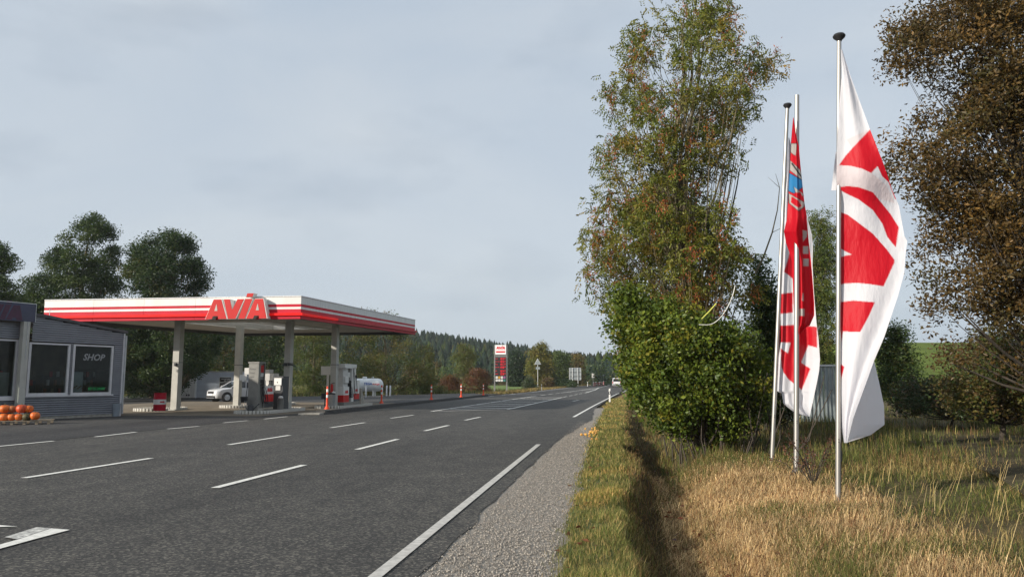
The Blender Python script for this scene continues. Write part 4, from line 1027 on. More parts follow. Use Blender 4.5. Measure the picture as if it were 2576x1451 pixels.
b = MB(); b.bb(x2a + .12, x2a + w_ * .32, .10, .11, ZB + .12, ZB + 1.0); ps = b.build('poster', M['poster'], w2)
b = MB()
for i in range(7): b.box((x2a + .2 + .07 * i, .095, ZB + .28 + .05 * (i % 3)), (.07, .004, .05))
b.build('poster_print', M['pumpkin_tan'], ps)
b = MB(); b.bb(x2a + w_ * .45, x2b - .2, .10, .16, ZB + .16, ZB + .36); ld = b.build('led_display', M['black'], w2)
text('led_text', '07:15 24.09', .17, M['led_green'], ld, frame((x2a + w_ * .45 + .02, .096, ZB + .2), (1, 0, 0), (0, 0, 1)), .002, 'LEFT')
b = MB(); b.bb(x2a + .1, x2b - .1, .12, .16, 2.05, 2.09); b.build('blind_edge', M['dark'], w2)
b = MB(); b.bb(sW3[1] - .95, sW3[1] - .2, .15, .2, ZB - .1, ZB + .95); b.build('white_board', M['grey_light'], w3)
# inside the shop
b = MB(); b.bb(XL, 0, 3.6, 3.7, 0, 3.6); b.bb(XL, 0, .2, 3.6, .0, .05); b.bb(XL, 0, .2, 3.6, 3.3, 3.35); b.build('interior', M['interior'], shop)
for i in range(6):
    b = MB(); x = -8.2 + 1.4 * i; b.bb(x, x + 1.1, 1.7, 2.1, .05, 1.6 + .25 * (i % 3)); sh = b.build('shelf_unit', M['dark'], shop)
    for j in range(9):
        b = MB(); b.box((x + .1 + .11 * j, 1.66, 1.15 + .38 * (j % 3)), (.09, .08, .24)); b.build('goods', [M['pumpkin_tan'], M['poster'], M['red_print'], M['wood']][(i + j) % 4], sh)
# roof, back and end walls
b = MB()
zl = roof_z(XL)
b.add([(XL, -.12, 4.32), (sL, -.12, zr1), (.12, -.12, zr0), (XL, -.12, 4.32 + .1), (sL, -.12, zr1 + .12), (.12, -.12, zr0 + .12), (XL, 3.8, 4.32), (sL, 3.8, zr1), (.12, 3.8, zr0), (XL, 3.8, 4.42), (sL, 3.8, zr1 + .12), (.12, 3.8, zr0 + .12)],
      [(0, 1, 4, 3), (1, 2, 5, 4), (3, 4, 10, 9), (4, 5, 11, 10), (0, 6, 7, 1), (1, 7, 8, 2), (2, 8, 11, 5), (6, 9, 10, 7), (7, 10, 11, 8), (0, 3, 9, 6)])
b.build('roof', M['roofedge'], shop)
b = MB(); b.bb(-.06, .0, .14, 3.7, 0, zr0); b.bb(XL, 0, 3.71, 3.78, 0, zr0); b.build('rear_wall', M['corr'], shop)
b = MB(); b.tube([(sL + .35, -.05, zr1 + .05), (sL + .35, -.05, zr1 + .35), (sL + .42, -.05, zr1 + .36)], .015, 5); b.build('roof_hook', M['steel'], shop)
# fascia sign box and its post
OFF = -.42
def fso(px, off):
    q = C0 + Vector((-EX.y, EX.x, 0)) * off; m_ = (px - CX) / F / .998
    return (m_ * q.y - q.x) / (EX.x - m_ * EX.y)
sx = fso(88, OFF); qd = (C0 + EX * sx).y
zs0, zs1 = D(88, 811, qd).z, D(88, 767, qd).z
b = MB(); b.bb(XL, sx, OFF, OFF + .28, zs0, zs1); sg = b.build('sign_box', M['sign_dark'], shop)
b = MB(); b.bb(sx + .001, sx + .02, OFF - .01, OFF + .285, zs0 - .01, zs1 + .02); b.bb(XL, sx, OFF - .012, OFF + .02, zs1, zs1 + .03); b.build('sign_edge', M['steel'], sg)
avia_flat('sign_letters', M['sign_purple'], sg, (sx - 1.5, OFF - .003, zs0 + .03), (1, 0, 0), (0, 0, 1), (zs1 - zs0) * .82, .004)
sp_ = fso(66, OFF + .1)
b = MB(); b.bb(sp_ - .14, sp_ + .12, OFF, OFF + .24, 0, zs0); b.build('post', M['column'], shop)
b = MB(); b.bb(sp_ + .0, sp_ + .02, OFF - .02, OFF, 2.5, zs0); b.build('post_conduit', M['steel'], shop)
# galvanised tub at the shop corner
o = thing('tub', 'blue grey metal tub standing at the shop corner', 'tub', G(291, 1046.5))
b = MB(); b.lathe([(.13, 0), (.14, .02), (.19, .56), (.20, .58), (.18, .58), (.13, .06)], n=18); b.build('body', M['bin_blue'], o, True)
b = MB(); hose(b, [(-.19, 0, .5), (-.24, 0, .42), (-.18, 0, .36)], .012); b.build('handle', M['steel'], o)

# pumpkins on a pallet
dP = 28.6
pl = thing('pallet', 'low wooden pallet under the pumpkins in front of the shop', 'pallet', Vector((D(20, 1062, dP).x, dP + .35, 0)), math.radians(24))
zP = .15
for i in range(5):
    b = MB(); b.box((0, -.48 + .24 * i, zP - .012), (2.5, .12, .022)); b.build('deck_board', M['wood'], pl)
for i in range(7):
    for j in (-.46, .46):
        b = MB(); b.box((-1.17 + .39 * i, j, .068), (.09, .09, .115)); b.build('block', M['wood'], pl)
def c4(x, y): return (x * .234, 742.1 + y * .234)
def pumpkin(i, cx_, cy_, r, m, sq, label, back=0.):
    x, y = c4(cx_, cy_); d_ = dP + back + .45 * (x - 20) / F * dP * .44
    q = D(x, y, d_); R0 = r * .234 / F * d_
    o = thing('pumpkin', label, 'pumpkin', q, random.random() * 6, 'pumpkins piled on the pallet')
    V, Fc = [], []; nu, nv = 30, 12
    for j in range(nv + 1):
        a = math.pi * j / nv
        for k in range(nu):
            ph = 2 * math.pi * k / nu; rib = 1 - .07 * (abs(math.cos(ph * 5)) < .45) - .02 * math.cos(ph * 10)
            dimple = 1 - .22 * math.exp(-(a / .35) ** 2) - .12 * math.exp(-((math.pi - a) / .35) ** 2)
            rr_ = R0 * math.sin(a) ** .85 * (rib if .1 < a < 3.05 else 1)
            V.append((rr_ * math.cos(ph), rr_ * math.sin(ph), R0 * sq * math.cos(a) * dimple))
    for j in range(nv):
        for k in range(nu): Fc.append((j * nu + k, (j + 1) * nu + k, (j + 1) * nu + (k + 1) % nu, j * nu + (k + 1) % nu))
    b = MB(); b.add(V, Fc); b.build('skin', M[m], o, False).data.polygons.foreach_set('use_smooth', [True] * len(Fc))
    b = MB(); b.tube([(0, 0, R0 * sq * .72), (.01, .01, R0 * sq * .95), (.03, .015, R0 * sq * 1.12)], [.022, .016, .02], 6); b.build('stalk', M['stalk'], o)
PK = [(45, 1312, 50, 'pumpkin', .9, 'orange pumpkin in the lower row under the brightest pumpkin', 0), (125, 1311, 43, 'pumpkin', .9, 'orange pumpkin in the lower row beside a slightly smaller one', 0), (203, 1309, 42, 'pumpkin', .88, 'orange pumpkin in the lower row next to the green one', 0),
      (290, 1309, 46, 'pumpkin_green', .9, 'single dark green pumpkin in the lower row', 0), (377, 1297, 48, 'pumpkin', .94, 'orange pumpkin at the shop end of the pallet', 0), (-38, 1318, 46, 'pumpkin', .9, 'orange pumpkin at the lower row beyond the bright one', 0),
      (52, 1222, 56, 'pumpkin', .82, 'brightest orange pumpkin on top of the pile', .06), (133, 1224, 46, 'pumpkin_tan', .9, 'brownish pumpkin in the upper row', .10), (235, 1221, 56, 'pumpkin_red', .88, 'large deep orange pumpkin in the upper row', .06), (312, 1222, 44, 'pumpkin', .92, 'orange pumpkin in the upper row above the green one', .10), (-48, 1228, 55, 'pumpkin_red', .85, 'deep orange pumpkin at the cut off end of the upper row', .06)]
for i, a in enumerate(PK): pumpkin(i, *a)

# ------------------------------------------------------------------ containers behind the canopy
def c6z(x, y): return (440.2 + .0954 * x, 918.2 + .0954 * y)
dC = 69.
p = D(*c6z(545, 885), dC); p.z = 0; k = dC / F
cw = (c6z(2005, 0)[0] - c6z(545, 0)[0]) * k; ch = (c6z(0, 885)[1] - c6z(0, 162)[1]) * k
o = thing('storage_container', 'pale blue grey ribbed container behind the parked white car', 'container', p, math.radians(2))
b = MB(); n_ = 20
zs_ = [.12 + (ch - .2) * i / n_ for i in range(n_ + 1)]
for i in range(n_):
    za, zb = zs_[i], zs_[i + 1]; zm = za + (zb - za) * .55
    b.add([(0, 0, za), (cw, 0, za), (cw, -.075, za + .01), (0, -.075, za + .01)], [(0, 1, 2, 3)]); b.add([(0, -.075, za + .01), (cw, -.075, za + .01), (cw, -.075, zm), (0, -.075, zm)], [(0, 1, 2, 3)])
    b.add([(0, -.075, zm), (cw, -.075, zm), (cw, 0, zm + .012), (0, 0, zm + .012)], [(0, 1, 2, 3)]); b.add([(0, 0, zm + .012), (cw, 0, zm + .012), (cw, 0, zb), (0, 0, zb)], [(0, 1, 2, 3)])
b.build('ribbed_side', M['corr_blue'], o)
b = MB(); b.bb(0, cw, .02, 2.4, .1, ch - .08); b.build('body', M['corr_blue'], o)
b = MB(); b.bb(-.04, cw + .04, -.08, 2.45, ch - .08, ch); b.build('roof', M['grey_light'], o)
b = MB(); b.bb(0, cw, -.03, 2.4, 0, .1); b.build('base_frame', M['dark'], o)
xs0 = (c6z(1150, 0)[0] - c6z(545, 0)[0]) * k; xs1 = (c6z(1465, 0)[0] - c6z(545, 0)[0]) * k; zt_ = ch - (c6z(0, 312)[1] - c6z(0, 162)[1]) * k
b = MB(); b.bb(xs0, xs1, -.14, -.06, zt_ - 1.5, zt_); sb = b.build('poster_frame', M['grey_light'], o)
b = MB(); b.bb(xs0 + .05, xs1 - .05, -.15, -.14, zt_ - 1.45, zt_ - .05); pp = b.build('poster', M['black'], sb)
for i, s_ in enumerate(["ICH GEH' EBEN", 'MAL KURZ', 'FRISCH MACHEN.']): text('poster_lettering', s_, .118, M['white_print'], pp, frame((xs1 - .1, -.152, zt_ - .22 - .15 * i), (.88, 0, 0), (0, 0, 1)), .001, 'RIGHT', bold=.003)
b = MB(); b.lathe([(.3, -.156), (.3, -.152)], (xs0 + .35, 0, zt_ - .95), 20, axis='Y'); b.build('poster_picture', M['grey'], pp)
# white box beside it
p2_ = D(*c6z(140, 905), dC - .3); p2_.z = 0
wbw = (c6z(520, 0)[0] - c6z(140, 0)[0]) * k
o = thing('storage_box', 'weathered white metal box with vents under overhanging branches', 'container', p2_)
b = MB(); b.bb(0, wbw, 0, 2.0, .12, 2.42); b.build('body', M['white_dirty'], o)
b = MB(); b.bb(-.03, wbw + .03, -.04, 2.04, 2.42, 2.5); b.build('roof', M['grey_light'], o)
b = MB(); b.bb(0, wbw, -.02, 2.0, 0, .12); b.build('base_frame', M['dark'], o)
b = MB(); b.bb(.06, wbw - .06, -.025, 0, .22, 2.36); dr = b.build('door', M['white_dirty'], o)
b = MB(); b.bb(.5, .78, -.05, -.025, 1.18, 1.26); b.build('door_handle', M['dark'], dr)
for xx in (.48, .68):
    b = MB(); b.bb(xx, xx + .14, -.035, -.025, .28, .44); b.build('vent', M['dark'], dr)

# ------------------------------------------------------------------ vehicles
def loft(sts, m_caps=True):
    """stations (x, zlow, zmid, zbelt, ztop, w): closed symmetric sections"""
    b = MB(); n = None
    for x, zl_, zb, zt, w in sts:
        half = [(w * .86, zl_), (w * .98, zl_ + .10), (w, (zl_ + zb) / 2), (w * .985, zb), (w * .86, zt - .015), (w * .45, zt)]
        sec = half + [(-a, z) for a, z in reversed(half)]; n = len(sec)
        b.v += [(x, a, z) for a, z in sec]
    for i in range(len(sts) - 1):
        for k_ in range(n): b.f.append((i * n + k_, i * n + (k_ + 1) % n, (i + 1) * n + (k_ + 1) % n, (i + 1) * n + k_)); b.m.append(0)
    b.f.append(tuple(range(n))); b.m.append(0); b.f.append(tuple(range(len(b.v) - 1, len(b.v) - n - 1, -1))); b.m.append(0)
    return b
def wheel(o, x, y, r=.345):
    s_ = 1 if y > 0 else -1
    b = MB(); b.lathe([(r * .62, -.11), (r * .9, -.115), (r, -.08), (r, .08), (r * .9, .115), (r * .62, .11)], (x, y, r), 24, axis='Y'); w = b.build('wheel', M['tyre'], o, True)
    b = MB(); b.lathe([(r * .66, -.01), (r * .66, .06)], (x, y + s_ * .03, r), 20, axis='Y'); b.build('rim_well', M['dark'], w)
    b = MB()
    for k_ in range(5):
        a = 2 * math.pi * k_ / 5 + .3; c_, s2 = math.cos(a), math.sin(a)
        b.tube([(x + c_ * .05, y + s_ * .11, r + s2 * .05), (x + c_ * r * .64, y + s_ * .105, r + s2 * r * .64)], [.05, .035], 5)
    b.lathe([(r * .60, .085), (r * .66, .10), (r * .66, .112), (r * .60, .112)] if s_ > 0 else [(r * .60, -.112), (r * .66, -.112), (r * .66, -.10), (r * .60, -.085)], (x, y, r), 24, axis='Y')
    b.build('rim', M['rim'], w)
head = math.atan2(-.74, -.67); wp = G(568.5, 1010.5); Rm = Matrix.Rotation(head, 3, 'Z')
suv = thing('parked_car', 'white parked estate car facing the pumps before a ribbed container', 'car', wp - Rm @ Vector((1.33, .80, 0)), head)
loft([(2.19, .34, .62, .74, .62), (2.14, .28, .74, .86, .74), (2.0, .26, .84, .94, .84), (1.6, .25, .95, 1.02, .905), (1.1, .25, 1.0, 1.08, .92), (.6, .25, 1.03, 1.10, .92), (-1.2, .25, 1.06, 1.12, .92), (-1.9, .27, 1.06, 1.13, .915), (-2.12, .34, 1.02, 1.12, .86), (-2.2, .45, .95, 1.05, .78)]).build('body', M['car_white'], suv, True)
def frust(b, x0, x1, w0, z0, x2, x3, w1, z1, m=None): b.add([(x0, -w0, z0), (x1, -w0, z0), (x1, w0, z0), (x0, w0, z0), (x2, -w1, z1), (x3, -w1, z1), (x3, w1, z1), (x2, w1, z1)], [(0, 3, 2, 1), (4, 5, 6, 7), (0, 1, 5, 4), (1, 2, 6, 5), (2, 3, 7, 6), (3, 0, 4, 7)], m)
b = MB(); frust(b, -2.10, 1.0, .86, 1.08, -1.75, .22, .66, 1.56); b.build('windows', M['carglass'], suv)
b = MB(); frust(b, -1.80, .24, .675, 1.555, -1.62, .05, .60, 1.625); rf = b.build('roof', M['car_white'], suv)
for s_ in (-1, 1):
    for xa_, ya_, xb_, yb_, rr_ in ((1.0, .86, .22, .665, .04), (-.25, .865, -.35, .67, .03), (-2.08, .85, -1.74, .665, .07), (-1.25, .865, -1.2, .67, .04)): b = MB(); b.tube([(xa_, s_ * ya_, 1.08), (xb_, s_ * yb_, 1.57)], rr_, 5); b.build('pillar', M['car_white'], suv)
    b = MB(); b.tube([(.0, s_ * .62, 1.64), (-1.6, s_ * .62, 1.64)], .018, 5); b.build('roof_rail', M['steel'], suv)
    b = MB(); b.box((.75, s_ * 1.0, 1.14), (.14, .2, .14)); b.build('mirror', M['car_white'], suv)
    b = MB(); b.add([(2.15, s_ * .48, .80), (2.02, s_ * .80, .84), (1.85, s_ * .885, .87), (2.17, s_ * .48, .72), (2.09, s_ * .80, .73), (1.9, s_ * .90, .78)], [(0, 1, 4, 3), (1, 2, 5, 4)] if s_ < 0 else [(3, 4, 1, 0), (4, 5, 2, 1)]); b.build('headlight', M['lamp'], suv)
    b = MB(); b.box((-2.06, s_ * .80, .98), (.26, .16, .14)); b.build('tail_light', M['tail'], suv)
    for x_ in (1.33, -1.31):
        b = MB(); b.lathe([(.41, -.04), (.41, .04)], (x_, s_ * .885, .36), 20, axis='Y'); b.build('wheel_arch', M['black'], suv)
        wheel(suv, x_, s_ * .86)
    b = MB(); b.box((0, s_ * .92, .32), (1.7, .04, .12)); b.build('sill_trim', M['black'], suv)
b = MB(); b.box((2.165, 0, .72), (.06, .92, .17)); b.build('grille', M['black'], suv)
b = MB(); b.box((2.16, 0, .40), (.1, 1.3, .14)); b.build('bumper_trim', M['black'], suv)
b = MB(); b.box((2.205, 0, .56), (.03, .52, .12)); b.build('number_plate', M['plastic_white'], suv)
b = MB(); b.box((2.19, 0, .31), (.1, 1.25, .04)); b.build('skid_plate', M['rim'], suv)

dV = 165.; pv = D(1553, 969.5, dV); pv.z = zroad(160)
van = thing('van', 'white van driving away along the road beside the bush', 'van', pv, math.pi / 2 - TH - math.radians(3))
loft([(2.3, .35, .85, .95, .75), (2.1, .28, 1.0, 1.15, .9), (1.3, .26, 1.1, 1.3, .95), (.9, .26, 1.2, 1.85, .95), (.4, .26, 1.2, 1.97, .95), (-2.3, .28, 1.2, 1.95, .94), (-2.42, .4, 1.15, 1.88, .9)]).build('body', M['car_white'], van, True)
b = MB(); b.add([(-2.45, -.72, 1.2), (-2.45, .72, 1.2), (-2.43, .66, 1.75), (-2.43, -.66, 1.75)], [(0, 1, 2, 3), (3, 2, 1, 0)]); b.build('rear_window', M['carglass'], van)
for s_ in (-1, 1):
    b = MB(); b.box((-2.41, s_ * .80, 1.0), (.08, .14, .4)); b.build('tail_light', M['tail'], van)
    b = MB(); b.box((.5, s_ * .955, 1.5), (1.2, .02, .4)); b.build('side_window', M['carglass'], van)
    for x_ in (1.4, -1.5): wheel(van, x_, s_ * .86, .34)
b = MB(); b.box((-2.45, 0, .95), (.04, .7, .14)); b.build('number_plate', M['plastic_white'], van)
b = MB(); b.box((-2.43, 0, .55), (.1, 1.7, .2)); b.build('bumper', M['dark'], van)
b = MB(); b.box((-2.46, 0, 1.86), (.03, .4, .05)); b.build('brake_light', M['tail'], van)

# ------------------------------------------------------------------ trees and shrubs
def leaf_arrays(Cn, Ln, asp, cols, droop=.0, flat=0., axis=None, fold=.12):
    n = len(Cn)
    a = rng.standard_normal((n, 3)) if axis is None else axis + .35 * rng.standard_normal((n, 3))
    a[:, 2] = a[:, 2] * (1 - flat) - droop
    a /= np.linalg.norm(a, axis=1, keepdims=True) + 1e-9
    q = rng.standard_normal((n, 3)); q[:, 2] += flat * 2.5
    s = np.cross(a, q); s /= np.linalg.norm(s, axis=1, keepdims=True) + 1e-9
    nn_ = np.cross(s, a)
    Ln = Ln[:, None]; w = Ln * asp * .5
    V = np.stack([Cn - a * Ln * .5, Cn + s * w + nn_ * Ln * fold + a * Ln * .04, Cn + a * Ln * .5, Cn - s * w + nn_ * Ln * fold + a * Ln * .04], 1)
    T_ = (np.array([(0, 3, 2), (0, 2, 1)])[None] + 4 * np.arange(n)[:, None, None]).reshape(-1, 3)
    return V.reshape(-1, 3), T_, np.repeat(cols[:, None], 4, 1).reshape(-1, 3)
def fbm(P, s, seed):
    o = Vector((seed * 7.1, seed * 3.3, seed * 1.7))
    return np.array([mnoise.noise(Vector(p) * s + o) for p in P])
def tree(name, label, d, prof, base_px, palette, probs, nclump=160, per=120, rc=.5, leaf=.12, asp=.5, cat='tree', group=None, trunk_r=.15, lean=0., shell=.45, gap=(.0, 0.), depth=1., pinn=0, droop=.1, flat=.2, limbs=10, bark='bark', seed=1, zbase=None, trunk_top=.85, fork=1, limb_r=.05, crown_name='crown', jit=.3, nleaf=0):
    global rng
    rng = np.random.default_rng(seed * 13 + 5); random.seed(seed)
    pz = np.array([D((a + b_) / 2, py, d).z for py, a, b_ in prof]); xl = np.array([D(a, py, d).x for py, a, b_ in prof]); xr = np.array([D(b_, py, d).x for py, a, b_ in prof])
    o_ = np.argsort(pz); pz, xl, xr = pz[o_], xl[o_], xr[o_]
    def env(z): a, b_ = np.interp(z, pz, xl), np.interp(z, pz, xr); return (a + b_) / 2, (b_ - a) / 2
    bx = D(base_px, 960, d).x; bz = ground_z(bx, d) if zbase is None else zbase
    root = thing(name, label, cat, (bx, d, bz), 0, group); O = np.array((bx, d, bz))
    # clump centres
    zz = np.linspace(pz[0], pz[-1], 200); wz = env(zz)[1] + .05; wz /= wz.sum()
    m_ = int(nclump * (2.2 if gap[1] else 1)); z = rng.choice(zz, m_, p=wz) + rng.normal(0, .02, m_) * (pz[-1] - pz[0])
    z = np.clip(z, pz[0], pz[-1]); cx_, hw = env(z); ph = rng.random(m_) * 2 * np.pi; rho = rng.random(m_) ** shell
    hw2 = np.maximum(hw - rc * .55, hw * .35)
    Cc = np.stack([cx_ + hw2 * rho * np.cos(ph), d + hw2 * depth * rho * np.sin(ph), z], -1)
    if gap[1]: Cc = Cc[fbm(Cc, gap[0], seed) > -gap[1]][:nclump]
    K = len(Cc)
    # trunk
    ztop = bz + (pz[-1] - bz) * trunk_top; tx = env(ztop)[0]
    def tpt(f, j=0):
        zt = bz + (ztop - bz) * f; e = env(max(zt, pz[0]))[0]
        x = bx + (e - bx) * f ** 1.4 + .06 * math.sin(f * 7 + seed) * (pz[-1] - bz) * .06 * 10 * .1
        return np.array((x + j * f * .5, d + .12 * math.sin(f * 5 + seed * 2), zt))
    tr = MB()
    for j in range(fork):
        jj = (j - (fork - 1) / 2) * env(pz[0] + (pz[-1] - pz[0]) * .5)[1] * .22
        pts = [tpt(f, jj) - O for f in np.linspace(0, 1, 9)]; tr.tube(pts, [trunk_r * (1 - .82 * f) * (1.35 if f == 0 else 1) for f in np.linspace(0, 1, 9)], 8)
    tr.build('trunk', M[bark], root, True)
    # limbs to the clumps
    tw = MB(); order = rng.permutation(K); nl = 0
    for i_, i in enumerate(order[:limbs * 8]):
        c = Cc[i]; hd = math.hypot(c[0] - env(c[2])[0], c[1] - d)
        zs = max(bz + (pz[0] - bz) * .6, c[2] - (.7 + .9 * random.random()) * (hd + .25 * (pz[-1] - pz[0]) * random.random())); f = min(1, max(0.02, (zs - bz) / (ztop - bz)))
        jj = (random.randrange(fork) - (fork - 1) / 2) * env(pz[0] + (pz[-1] - pz[0]) * .5)[1] * .22
        a = tpt(f, jj); mid = (a + c) / 2 + np.array((random.uniform(-.1, .1), random.uniform(-.1, .1), -.12 * hd)) + (c - a) * np.array((.12, .12, -.05))
        P = []
        for u in np.linspace(0, 1, 6): P.append((1 - u) ** 2 * a + 2 * u * (1 - u) * mid + u * u * c + (rng.normal(0, .015, 3) * hd if 0 < u < 1 else 0) - O)
        big = i_ < limbs; r0 = (limb_r if big else limb_r * .42) * (1 - .5 * f)
        R_ = [r0 * (1 - .8 * u) for u in np.linspace(0, 1, 6)]
        if big: b = MB(); b.tube(P, R_, 5); b.build('limb', M[bark], root, True)
        else: tw.tube(P, R_, 4, cap=False)
    if tw.v: tag(tw.build('twigs', M[bark], root), kind='stuff')
    # leaves
    tot = K * per; ci = np.repeat(np.arange(K), per)
    dirs = rng.standard_normal((tot, 3)); dirs /= np.linalg.norm(dirs, axis=1, keepdims=True)
    rad = rng.random(tot) ** .45; sizeK = (.65 + .7 * rng.random(K))[ci]
    off = dirs * (rad * rc * sizeK)[:, None]; off[:, 2] *= .75
    colK = pal(K, palette, probs, .12)[ci]; colL = pal(tot, palette, probs, jit)
    cols = .55 * colK + .45 * colL
    P = Cc[ci] + off
    if pinn:
        ax = off / (np.linalg.norm(off, axis=1, keepdims=True) + 1e-6) * .6 + rng.standard_normal((tot, 3)) * .5; ax[:, 2] -= .25; ax /= np.linalg.norm(ax, axis=1, keepdims=True)
        sd = np.cross(ax, rng.standard_normal((tot, 3))); sd /= np.linalg.norm(sd, axis=1, keepdims=True)
        PP, AA = [], []
        for k_ in range(pinn):
            f = (k_ // 2) / max(1, (pinn - 1) / 2); sg = 1 if k_ % 2 else -1
            if k_ == pinn - 1: sg = 0
            PP.append(P + ax * (leaf * 2.6 * (f - .4)) + sd * (sg * leaf * .42)); AA.append(ax * .6 + sd * sg * .8)
        P = np.concatenate(PP); A = np.concatenate(AA); cols = np.tile(cols, (pinn, 1)) * (.85 + .3 * rng.random((len(P), 1)))
        Ln = leaf * (.75 + .5 * rng.random(len(P)))
        V, T_, tc_ = leaf_arrays(P - O, Ln, asp, cols, droop, 0, A)
    else:
        Ln = leaf * (.65 + .7 * rng.random(tot)); V, T_, tc_ = leaf_arrays(P - O, Ln, asp, cols, droop, flat)
    cr = np_mesh(crown_name, V, T_, M['leaf'], tc_, parent=root)
    tag(cr, kind='stuff')
    if nleaf:                       # the leaves that show largest are pieces of their own
        meshes = []
        for c_ in palette[:4]:
            b = MB(); b.add([(0, -.5, 0), (.5 * asp, -.12, .10), (.42 * asp, .18, .10), (0, .5, -.03), (-.42 * asp, .18, .10), (-.5 * asp, -.12, .10)], [(0, 1, 2, 3), (0, 3, 4, 5)])
            me = b.mesh('leaf', M['leaf']); a_ = me.color_attributes.new('tint', 'FLOAT_COLOR', 'POINT'); a_.data.foreach_set('color', list(tuple(1.1 * v for v in c_) + (1,)) * 6); meshes.append(me)
        fr = Cc[Cc[:, 1] < d]; fr = fr[fr[:, 0] < D(2600, 700, d).x]
        for i in range(nleaf):
            c = fr[i % len(fr)]; q = c + np.array((rng.normal(0, .6) * rc, -rc * (.7 + .4 * rng.random()), rng.normal(0, .6) * rc)) - O
            lf_ = link('leaf', meshes[i % 4], root); lf_.location = q; lf_.rotation_euler = (rng.normal(-.9, .6), rng.normal(0, .6), rng.random() * 6.28); lf_.scale = (leaf * (1 + .35 * rng.random()),) * 3
    return root, Cc, O
gA, gB, gC, gD = (.052, .085, .022), (.08, .12, .026), (.12, .15, .03), (.03, .058, .022)
oA, oB, rA, rB_ = (.15, .13, .03), (.22, .15, .03), (.17, .06, .025), (.11, .055, .03)
yA, yB = (.24, .20, .03), (.30, .21, .03)

# --- left, behind the station
tree('ash_tree', 'dark feathery tree cut off beyond the shop sign', 56, [(618, -60, 15), (650, -80, 40), (690, -80, 28), (715, -90, 30), (740, -90, 55), (800, -90, 62), (900, -90, 60), (960, -60, 40)], -20, [gA, gD, gB], [3, 3, 1], 130, 260, .8, .19, .42, droop=.25, limbs=8, seed=2, trunk_r=.25)
tree('ash_tree', 'tall rounded green tree rising behind the canopy', 66, [(545, 232, 258), (556, 200, 283), (600, 155, 300), (650, 122, 304), (700, 78, 306), (740, 48, 312), (790, 40, 318), (850, 60, 320), (930, 100, 310), (985, 140, 280)], 215, [gA, gB, gD, gC], [4, 2, 3, .4], 620, 130, .78, .21, .42, droop=.3, limbs=12, seed=3, trunk_r=.4, limb_r=.1, gap=(.42, .26), shell=.38)
tree('broad_tree', 'broad dark tree with visible branches behind the canopy front', 63, [(590, 405, 468), (604, 348, 488), (640, 316, 506), (690, 312, 530), (730, 314, 534), (790, 330, 530), (850, 300, 560), (920, 290, 540), (980, 310, 460)], 432, [gD, gA, gB, oA], [5, 3, .8, .4], 560, 130, .76, .21, .42, droop=.25, limbs=14, seed=4, trunk_r=.4, limb_r=.12, gap=(.45, .18), shell=.38)
tree('dark_tree', 'dense dark tree standing beyond the shop corner', 73, [(800, 280, 500), (850, 275, 540), (920, 285, 520), (970, 300, 480), (1004, 310, 470)], 390, [gD, gA, (.02, .035, .012)], [3, 2, 2], 170, 130, 1.1, .2, .5, seed=5, trunk_r=.3)
tree('dark_tree', 'dark green tree with orange tips behind the container', 84, [(770, 480, 640), (850, 470, 670), (930, 480, 650), (990, 500, 620)], 560, [gA, gD, gB, oB], [3, 3, 1.4, .7], 150, 120, 1.2, .22, .5, seed=6, trunk_r=.3)
tree('hedge_tree', 'dark blue green tree behind the grey pump', 108, [(800, 610, 740), (860, 600, 755), (930, 600, 750), (985, 610, 740)], 680, [gD, gA, gB], [3, 3, .8], 140, 110, 1.6, .3, .5, seed=7, trunk_r=.3)
tree('willow_tree', 'olive green willow behind the last pump column', 95, [(800, 720, 850), (850, 712, 860), (900, 718, 862), (950, 725, 860), (1000, 730, 858)], 790, [oA, gC, gB, gA], [2, 2.6, 2, 1.6], 160, 120, 1.0, .22, .35, droop=.6, seed=8, trunk_r=.25)
tree('walnut_tree', 'broad olive brown tree with bare branches behind the gas tank', 94, [(790, 890, 1000), (830, 866, 1050), (870, 850, 1098), (910, 850, 1113), (950, 862, 1108), (992, 880, 1070)], 960, [oA, gB, gA, rB_, oB], [3, 2.4, 2.6, 1, .6], 230, 130, 1.0, .2, .45, seed=9, trunk_r=.35, limbs=14, gap=(.4, .2))
tree('shrub', 'yellow green shrub between the gas tank and the red bushes', 98, [(930, 1030, 1075), (955, 1005, 1100), (985, 1000, 1135)], 1060, [gC, oA, gB], [3, 2, 2], 60, 120, .8, .22, .45, 'shrub', seed=10, trunk_r=.08, limbs=3)
tree('poplar_tree', 'slim yellow green poplar against the wooded hill', 135, [(892, 1079, 1085), (908, 1072, 1090), (935, 1071, 1092), (960, 1075, 1088)], 1082, [oA, gC, gB], [2, 2, 1], 34, 100, .7, .28, .5, seed=11, trunk_r=.12, limbs=3)
tree('birch_tree', 'thin pale green tree with bare trunk above the red bushes', 118, [(866, 1152, 1190), (885, 1138, 1200), (905, 1130, 1206), (925, 1128, 1196), (944, 1140, 1180)], 1160, [gC, oA, gB, (.16, .16, .06)], [2, 2.4, 1.6, 1], 60, 90, .95, .24, .42, seed=12, trunk_r=.1, limbs=10, gap=(.35, .15), bark='bark')
for i, (pf, bp, lb) in enumerate([([(948, 1112, 1150), (962, 1102, 1165), (985, 1102, 1168)], 1132, 'red brown bush behind the orange bollard'), ([(930, 1182, 1230), (948, 1162, 1242), (985, 1158, 1244)], 1200, 'large red brown bush beside the price sign')]):
    tree('bush', lb, 116 - i, pf, bp, [rA, rB_, (.15, .09, .035), oA], [3, 3, 1.4, .7], 70, 130, .8, .2, .4, 'bush', seed=20 + i, trunk_r=.06, limbs=8, bark='bark_dark')
